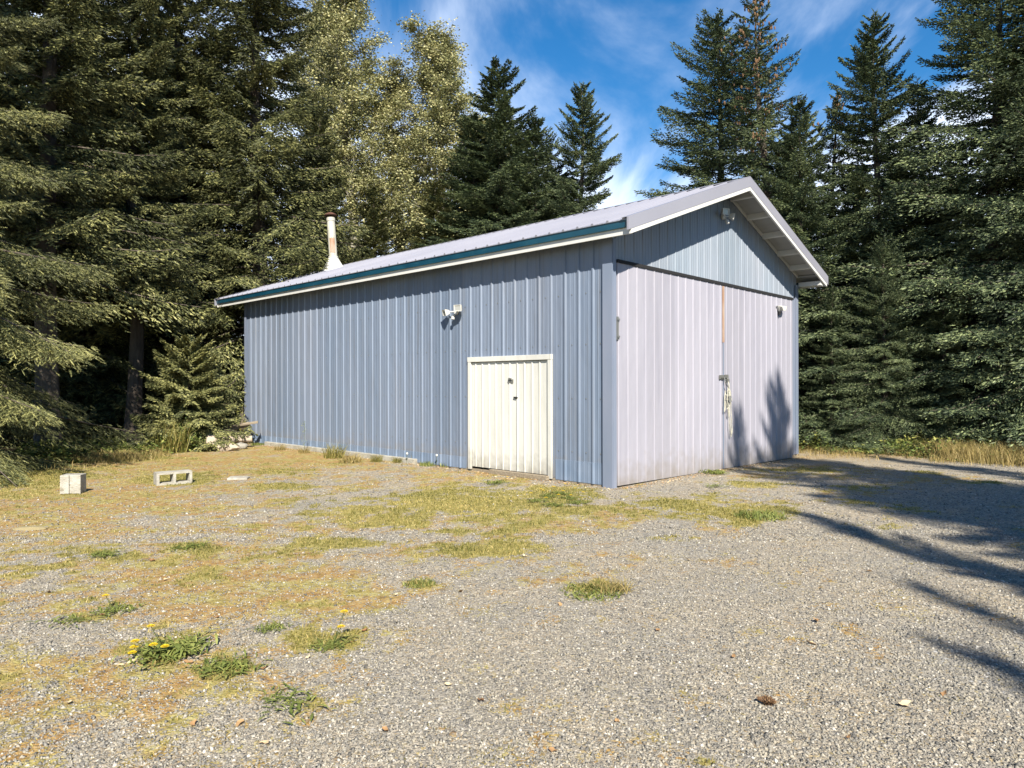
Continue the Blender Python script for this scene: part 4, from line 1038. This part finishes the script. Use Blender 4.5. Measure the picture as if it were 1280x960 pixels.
def flower_mb(h, x, y, r=.024, rr=None):
    mb = MB(); rr = rr or random.Random(int(h * 1e5))
    c = Vector((x * 1.5, y * 1.5, h))
    for ring, (n, R_, dz) in enumerate(((16, r, 0.0), (12, r * .75, .004), (8, r * .45, .007))):
        for k in range(n):
            a = 2 * pi * k / n + rr.random() * .2; w_ = .19
            p = [c + Vector((cos(a - w_) * R_ * .2, sin(a - w_) * R_ * .2, dz * .6)), c + Vector((cos(a - w_) * R_, sin(a - w_) * R_, dz + .003)), c + Vector((cos(a + w_) * R_, sin(a + w_) * R_, dz + .003)), c + Vector((cos(a + w_) * R_ * .2, sin(a + w_) * R_ * .2, dz * .6))]
            mb.poly(p)
    return mb
ROS = [rosette(i, n, R, h) for i, (n, R, h) in enumerate([(210, .085, .12), (120, .07, .07), (60, .06, .04), (130, .08, .06)])]
def weed(px, py, mesh_i, scale, label, flowers=(), cat='dandelion', group=None, name='dandelion_plant', sz=1.0):
    x, y = g(px, py); o = empty(name, (x, y, float(ground_z(np.array([x]), np.array([y]))[0])), random.uniform(0, 6.28) if not flowers else 0)
    tag(o, label, cat, group); l = link(ROS[mesh_i], 'leaves', o); l.scale = (scale, scale, scale * sz)
    if flowers: l.rotation_euler = (0, 0, random.uniform(0, 6))
    for (fx, fy, fh) in flowers:
        MB().tube([(fx * .3, fy * .3, 0), (fx, fy, fh * .6), (fx * 1.5, fy * 1.5, fh)], .0022, 5).build('stalk', MT['weed'], o)
        flower_mb(fh, fx, fy).build('flower', MT['flower'], o)
    return o
weed(212, 818, 0, 1.15, 'big dandelion clump with five yellow flowers at the lower left', [(-.12, -.03, .10), (-.13, -.02, .06), (-.085, .02, .16), (-.04, -.05, .09), (-.115, -.06, .05), (.0, -.04, .075)])
weed(232, 806, 3, .9, 'leafy dandelion patch just right of the flowering clump', cat='weed', name='weed_plant')
weed(412, 808, 3, .75, 'dandelion patch with two tall yellow flowers left of centre', [(.055, .01, .20), (.05, -.02, .125)], sz=.8)
weed(286, 836, 1, 1.15, 'green grassy weed below and right of the flowering clump', cat='weed', name='weed_plant')
weed(370, 884, 2, 1.3, 'small bright green dandelion rosette near the bottom left', cat='weed', name='weed_plant')
weed(345, 872, 2, .8, 'tiny light green rosette left of the bottom left dandelion', cat='weed', name='weed_plant')
weed(130, 693, 3, .95, 'flat dandelion rosette in the middle of the left yard', cat='weed', name='weed_plant')
weed(236, 684, 1, 1.1, 'dark green low weed right of the flat rosette', cat='weed', name='weed_plant', sz=.7)
weed(90, 776, 2, 1.3, 'light green weed near the left edge above the flowering clump', cat='weed', name='weed_plant')
weed(893, 592, 0, 1.25, 'leafy green weed against the foot of the left sliding door', cat='weed', name='weed_plant')
weed(893, 609, 2, 1.6, 'small weed on gravel in front of the left sliding door', cat='weed', name='weed_plant')
weed(145, 762, 1, 1.0, 'dandelion with one yellow flower near the left edge', [(-.05, .0, .11)])
weed(340, 786, 1, .7, 'scrubby dull green weed between the two dandelion clumps', cat='weed', name='weed_plant', sz=1.3)
weed(620, 605, 1, 1.4, 'dark green weed with an orange flower near the cream door', [(.12, 0, .11)])
for i, (px, py) in enumerate([(672, 628), (684, 622), (700, 618), (712, 624), (722, 630), (691, 634)]):
    weed(px, py, 1, 1.0, 'yellow flowering weed in the grassy patch before the shed corner', [(.05, .03, .14), (-.06, .0, .11)], group='yellow flowering weeds before the shed corner')

def tuft(seed, n, R, h, material):
    r = np.random.default_rng(seed); a = r.uniform(0, 2 * pi, n); q = R * np.sqrt(r.random(n)); P = np.stack([np.cos(a) * q, np.sin(a) * q, np.zeros(n)], 1)
    return blades('blades', P, h * r.uniform(.4, 1.1, n), np.full(n, .0035), r.uniform(.2, .9, n), np.clip(r.normal(.4, .22, n), 0, 1), material, r)
TUF = [tuft(1, 260, .14, .09, MT['weed']), tuft(2, 220, .16, .30, MT['grass']), tuft(3, 200, .15, .32, MT['drygrass'])]
def grass_tuft(px, py, k, s, label, sz=1.0, group=None, xy=None):
    x, y = xy if xy else g(px, py); o = link(TUF[k], 'grass_tuft'); o.location = (x, y, float(ground_z(np.array([x]), np.array([y]))[0])); o.scale = (s, s, s * sz); o.rotation_euler = (0, 0, random.uniform(0, 6)); tag(o, label, 'grass tuft', group); return o
grass_tuft(523, 731, 0, .9, 'isolated low green grass tuft in the gravel left of centre', .45)
grass_tuft(612, 588, 1, 1.2, 'bright green grass tuft at the foot of the cream door', .8)
grass_tuft(640, 593, 0, 1.3, 'low green grass tuft under the middle of the cream door', .8)
grass_tuft(418, 572, 1, 1.4, 'tall green weed clump against the footing of the long wall', .9)
grass_tuft(438, 578, 2, 1.5, 'straw coloured grass clump right of the green weed clump on the long wall', .5)
grass_tuft(740, 742, 0, 1.6, 'flat olive grass tuft in the gravel right of centre', .3)
grass_tuft(765, 738, 2, 1.0, 'small dry grass tuft beside the flat olive tuft', .3)
grass_tuft(950, 648, 0, 2.0, 'wide green grass tuft near the start of the tree shadows', .5)
grass_tuft(215, 565, 1, 2.0, 'tall light green grass clump in front of the young spruce', 1.5)
grass_tuft(232, 560, 1, 1.7, 'second tall grass clump beside the log pile', 1.2)
for i, (px, py, k, s, z) in enumerate([(470, 577, 1, .8, .8), (497, 578, 1, .7, .7), (520, 578, 1, .9, 1.0), (535, 582, 0, 1.2, 1.0), (562, 583, 0, 1.4, 1.), (576, 584, 0, 1.2, 1.2), (380, 566, 2, .9, .6), (350, 562, 2, .9, .6), (322, 556, 0, 1.2, .8)]):
    grass_tuft(px, py, k, s, 'little weed tuft growing along the foot of the long side wall', z, 'weed tufts along the long wall')
# thin tall weed stalks by the wall
for (px, py, h, lb) in ((522, 578, .34, 'thin stalk weed beside the footing end of the long wall'), (380, 566, .75, 'tall thin dry stalk standing against the long wall near the left end')):
    x, y = g(px, py); o = empty('stalk_weed', (x, y, 0)); tag(o, lb, 'weed'); r = random.Random(px)
    m_ = MB().tube([(0, 0, 0), (.02, 0, h * .5), (.0, .01, h)], .004, 5); m_.build('stem', MT['weed'], o)
    n = 60; C = np.array([[r.gauss(0, .03), r.gauss(0, .03), r.uniform(.15, 1) * h] for _ in range(n)])
    link(leaves_mesh('leaves', C, np.full(n, .018), np.full(n, .6), MT['weed'], np.random.default_rng(px)), 'leaves', o)
for i, (px, py, h) in enumerate([(545, 584, .22), (552, 583, .30), (568, 585, .2), (508, 580, .2)]):
    x, y = g(px, py); o = empty('seed_head_weed', (x, y, 0)); tag(o, 'thin weed with a pale fluffy seed head left of the cream door', 'weed', 'seed head weeds by the cream door')
    MB().tube([(0, 0, 0), (.01, .01, h)], .003, 5).build('stem', MT['weed'], o)
    MB().tube([(.01, .01, h - .015), (.01, .01, h), (.01, .01, h + .02), (.01, .01, h + .03)], [.006, .02, .02, .006], 8).build('seed_head', MT['seedhead'], o)

# low leafy shrub by the log pile, and two by the trees
def shrub(x, y, R, H, n, seed, label, tc_=.5, name='shrub'):
    r = np.random.default_rng(seed); o = empty(name, (x, y, 0)); tag(o, label, 'shrub')
    st = MB(); C = []
    for i in range(26):
        a = r.uniform(0, 2 * pi); t_ = r.uniform(.2, 1); p1 = (cos(a) * R * t_, sin(a) * R * t_, H * r.uniform(.5, 1.0) * (1.15 - .5 * t_))
        mid = (p1[0] * .35, p1[1] * .35, p1[2] * .6); st.tube([(p1[0] * .1, p1[1] * .1, 0), mid, p1], [.008, .006, .002], 4, cap=False)
        k = n // 26; u = r.uniform(.25, 1.05, k)[:, None]; m0 = np.array(mid); e0 = np.array(p1); base = np.zeros(3)
        pts = np.where(u < .5, base + (m0 - base) * u * 2, m0 + (e0 - m0) * (u - .5) * 2); C.append(pts + r.normal(0, .05, (k, 3)))
    C = np.concatenate(C); C[:, 2] = np.maximum(C[:, 2], .02)
    st.build('stems', MT['wood'], o)
    link(leaves_mesh('foliage', C, r.uniform(.025, .055, len(C)), np.clip(r.normal(tc_, .22, len(C)), 0, 1), MT['shrub'], r, .9), 'foliage', o)
x, y = at(232, 16.5); shrub(x, y, .42, .7, 1300, 3, 'round leafy green shrub just left of the log pile', .4)
x, y = at(200, 16.8); shrub(x, y, .45, .6, 700, 4, 'yellowing leafy shrub left of the round green one', .85)
x, y = at(1145, 15.9); shrub(x, y, .45, .45, 600, 5, 'small bright leafy shrub under the right hand spruces', .8)
x, y = at(303, 18.4); shrub(x, y, .12, 1.0, 60, 6, 'thin sapling with one bright leaf cluster beside the shed corner', .9)

# ------------------------------------------------------------------ blocks, logs, rocks
def block(px, py, rz, standing, label):
    x, y = g(px, py); o = bpy.data.objects.new('x', None)
    mb = MB(); L_, W_, H_ = .40, .20, .20; t_ = .032
    # profile with two cores, extruded along the height H_
    def bx(a, b, m=mb): m.box(a, b)
    outer = [(-L_/2, -W_/2), (L_/2, -W_/2), (L_/2, W_/2), (-L_/2, W_/2)]
    # webs butt end to end
    bx((-L_/2, -W_/2, 0), (L_/2, -W_/2 + t_, H_)); bx((-L_/2, W_/2 - t_, 0), (L_/2, W_/2, H_))
    for xa in (-L_/2, -t_/2, L_/2 - t_): bx((xa, -W_/2 + t_, .0006), (xa + t_, W_/2 - t_, H_ - .0006))
    me = bpy.data.objects
    ob = mb.build('cinder_block', MT['concrete'], None)
    tag(ob, label, 'cinder block')
    return ob, x, y
b1, x, y = block(214, 603, 0, False, 'cinder block lying on its side showing two square holes')
b1.rotation_euler = (radians(90), 0, 0.0); b1.rotation_mode = 'XYZ'
b1.rotation_euler = (radians(90), 0, radians(38)); b1.location = (x, y, .10); b1.scale = (1.3, 1, 1.15)
# solid-faced block standing on end, groove in its end face
x, y = g(87, 616)
bm_ = MB()
bm_.prism([(-.10, -.10, 0), (-.012, -.10, 0), (-.012, -.078, 0), (.012, -.078, 0), (.012, -.10, 0), (.10, -.10, 0), (.10, .10, 0), (-.10, .10, 0)], (0, 0, .27))
b2 = bm_.build('cinder_block', MT['concrete'], None, bevel=.006); b2.location = (x, y + .08, 0); b2.rotation_euler = (0, 0, radians(12)); b2.scale = (1.35, 1.1, 1.0)
tag(b2, 'cinder block standing on end with a vertical groove, leftmost block', 'cinder block')
x, y = g(298, 599); fl_ = MB().box((-.16, -.10, -.01), (.16, .10, .045)).build('paving_slab', MT['concrete'], None, bevel=.012)
fl_.location = (x, y, 0); fl_.rotation_euler = (radians(2), 0, radians(8)); tag(fl_, 'flat pale concrete slab lying right of the holed cinder block', 'slab')

def rock(name, x, y, z, sx, sy, sz, seed, m, rz=0, label=None, cat='rock', group=None, disp=.22):
    import bmesh
    bm = bmesh.new(); bmesh.ops.create_icosphere(bm, subdivisions=3, radius=1); r = random.Random(seed)
    ax = [(Vector((r.gauss(0, 1), r.gauss(0, 1), r.gauss(0, 1))).normalized(), r.uniform(.62, .9)) for _ in range(11)]
    for v in bm.verts:
        for n_, d_ in ax:
            q = v.co.dot(n_)
            if q > d_: v.co -= n_ * (q - d_)
        v.co *= 1 + disp * .2 * math.sin(v.co.x * 7 + seed) * math.cos(v.co.y * 6)
    me = bpy.data.meshes.new(name); bm.to_mesh(me); bm.free(); me.materials.append(m)
    o = link(me, name); o.location = (x, y, z); o.scale = (sx, sy, sz); o.rotation_euler = (0, 0, rz)
    tag(o, label, cat, group); return o
x, y = g(40, 660); ylw = noise_mat('sandy slab', (.36, .30, .16), (.28, .23, .12), (12, 12, 12), .9, bump=.4)
rock('flat_rock', x, y, .0, .20, .10, .035, 3, ylw, .1, 'flat yellowish stone half sunk at the left edge of the yard')
# log and rubble pile at the shed's rear left corner
def log(x, y, z, L_, r_, rz, label, m='driftwood', tilt=0):
    mb = MB(); rr = random.Random(int(x * 100)); n = 9; pts = []; rad = []
    for k in range(n):
        u = k / (n - 1) - .5; pts.append((u * L_, rr.uniform(-.01, .01), rr.uniform(-.01, .01))); rad.append(r_ * rr.uniform(.85, 1.08))
    mb.tube(pts, rad, 14); o = mb.build('log', MT[m], None, bevel=.01); o.location = (x, y, z); o.rotation_euler = (0, tilt, rz); tag(o, label, 'log', 'logs piled by the shed corner'); return o
def Q_(px, d, dz): return (*at(px, d), dz)
x, y, z = Q_(281, 16.6, .07)
rock('weathered_log', x, y, z, .34, .12, .13, 61, MT['driftwood'], .15, 'large pale weathered stump piece lying lowest at the front of the log pile', 'log', disp=.5)
x, y, z = Q_(265, 16.75, .20)
rock('weathered_log', x, y, z, .16, .15, .19, 62, MT['driftwood'], .7, 'upright pale knobbly stump piece at the left of the log pile', 'log', disp=.5)
x, y, z = Q_(294, 17.4, .22); log(x, y, z, .8, .09, .2, 'pale log behind the front log near the wall')
x, y, z = Q_(284, 17.7, .42); log(x, y, z, 1.1, .06, .25, 'thin grey pole leaning over the pile', 'wood', -.28)
for i, (px, d, s) in enumerate(((300, 17.1, .14), (290, 16.9, .10), (302, 17.5, .12), (256, 16.9, .09))):
    x, y = at(px, d); rock('rubble_rock', x, y, s * .5 + (.16 if i == 2 else 0), s * 1.3, s, s * .8, 30 + i, MT['concrete'], i, 'pale broken concrete chunk among the logs by the shed corner', 'rock', 'concrete chunks in the log pile')
x, y = at(294, 17.7)
bd = MB().box((-.55, -.07, 0), (.55, .07, .03)).build('board', MT['wood'], None); bd.location = (x, y, .52); bd.rotation_euler = (.2, -.15, .3); tag(bd, 'grey board lying on top of the log pile', 'board')
# boulders in the shade
for i, (px, d, s) in enumerate(((170, 16.9, .25), (140, 16.4, .18))):
    x, y = at(px, d); rock('boulder', x, y, .05, s * 1.6, s, s * .6, 50 + i, MT['concrete'], i, ('larger' if i == 0 else 'smaller') + ' grey stone in the shade under the left spruces')

# fallen leaves, pine cone
def dead_leaf(seed):
    r = random.Random(seed); v = [(0, 0, .002)]; K = 10; s = .028
    for k in range(K):
        a = 2 * pi * k / K; q = s * (1.25 if k == 0 else r.uniform(.6, 1.0)); v.append((cos(a) * q, sin(a) * q * .75, .004 + .016 * r.random()))
    f = [(0, k + 1, (k + 1) % K + 1) for k in range(K)]
    return raw_mesh('leaf', v, f, MT['deadleaf'], {'tint': [r.random()] * K})
DL = [dead_leaf(i) for i in range(8)]
spots = [(165, 828), (188, 700), (242, 905), (150, 832), (330, 838), (495, 745), (575, 742), (700, 758), (270, 795), (455, 790), (440, 805), (205, 724), (128, 770), (930, 727), (822, 790), (1085, 715), (385, 825),
         (270, 772), (1020, 778), (1012, 806), (916, 823), (655, 698), (552, 697), (300, 905), (85, 880), (60, 740), (1240, 776), (1268, 780), (1180, 870), (1130, 884), (690, 940), (770, 905), (560, 860), (600, 880), (480, 915), (330, 930), (1060, 925), (860, 700), (235, 828), (258, 815)]
for i, (px, py) in enumerate(spots):
    x, y = g(px, py); o = link(DL[i % 8], 'fallen_leaf'); o.location = (x, y, float(ground_z(np.array([x]), np.array([y]))[0]) + .006); o.rotation_euler = (random.uniform(-.3, .3), random.uniform(-.3, .3), random.uniform(0, 6)); s = random.uniform(.6, 1.15); o.scale = (s, s, s)
    tag(o, 'small dry fallen leaf lying on the gravel', 'leaf', 'fallen leaves on the gravel')
x, y = g(956, 880)
pc = MB()
for k in range(9):
    u = k / 8; r_ = .020 * sin(pi * (.12 + .8 * u))
    for j in range(7):
        a = j * 2 * pi / 7 + k * .45; c_ = Vector((-.04 + .08 * u, 0, .018)); dv = Vector((0, cos(a), sin(a)))
        sd3 = Vector((0, -sin(a), cos(a))) * .009
        pc.poly([c_ + dv * r_ * .3 - sd3, c_ + dv * r_ * .3 + sd3, c_ + dv * r_ * 1.15 + Vector((.012, 0, 0)) + sd3 * .7, c_ + dv * r_ * 1.25 + Vector((.018, 0, 0)), c_ + dv * r_ * 1.15 + Vector((.012, 0, 0)) - sd3 * .7])
pc.tube([(-.042, 0, .018), (-.02, 0, .018), (.02, 0, .018), (.04, 0, .018)], [.006, .014, .013, .004], 8)
pco = pc.build('pine_cone', MT['cone'], None); pco.location = (x, y, .0); pco.rotation_euler = (0, 0, -.5); pco.scale = (.9, 1, 1); tag(pco, 'brown spruce cone lying alone on the gravel at lower right', 'pine cone')

rg = np.random.default_rng(77); n = 2600
lx = -.04 - np.abs(rg.normal(0, .16, n)); ly = rg.uniform(-.2, Ls, n)
k = rg.random(n) < .4; lx = np.where(k, rg.uniform(0, Ws, n), lx); ly = np.where(k, -.10 - np.abs(rg.normal(0, .14, n)), ly)
wx = CX + lx * cos(YAW) - ly * sin(YAW); wy = CY + lx * sin(YAW) + ly * cos(YAW)
tag(link(leaves_mesh('leaf_litter', np.stack([wx, wy, ground_z(wx, wy) + .008], 1), rg.uniform(.006, .022, n), rg.random(n), MT['deadleaf'], rg, .35), 'leaf_litter'),
    'brown scraps and needles blown against the foot of the shed walls', 'leaf litter', kind='stuff')
n_faces = sum(len(o.data.polygons) for o in bpy.data.objects if o.type == 'MESH')
print('objects', len(bpy.data.objects), 'faces', n_faces)
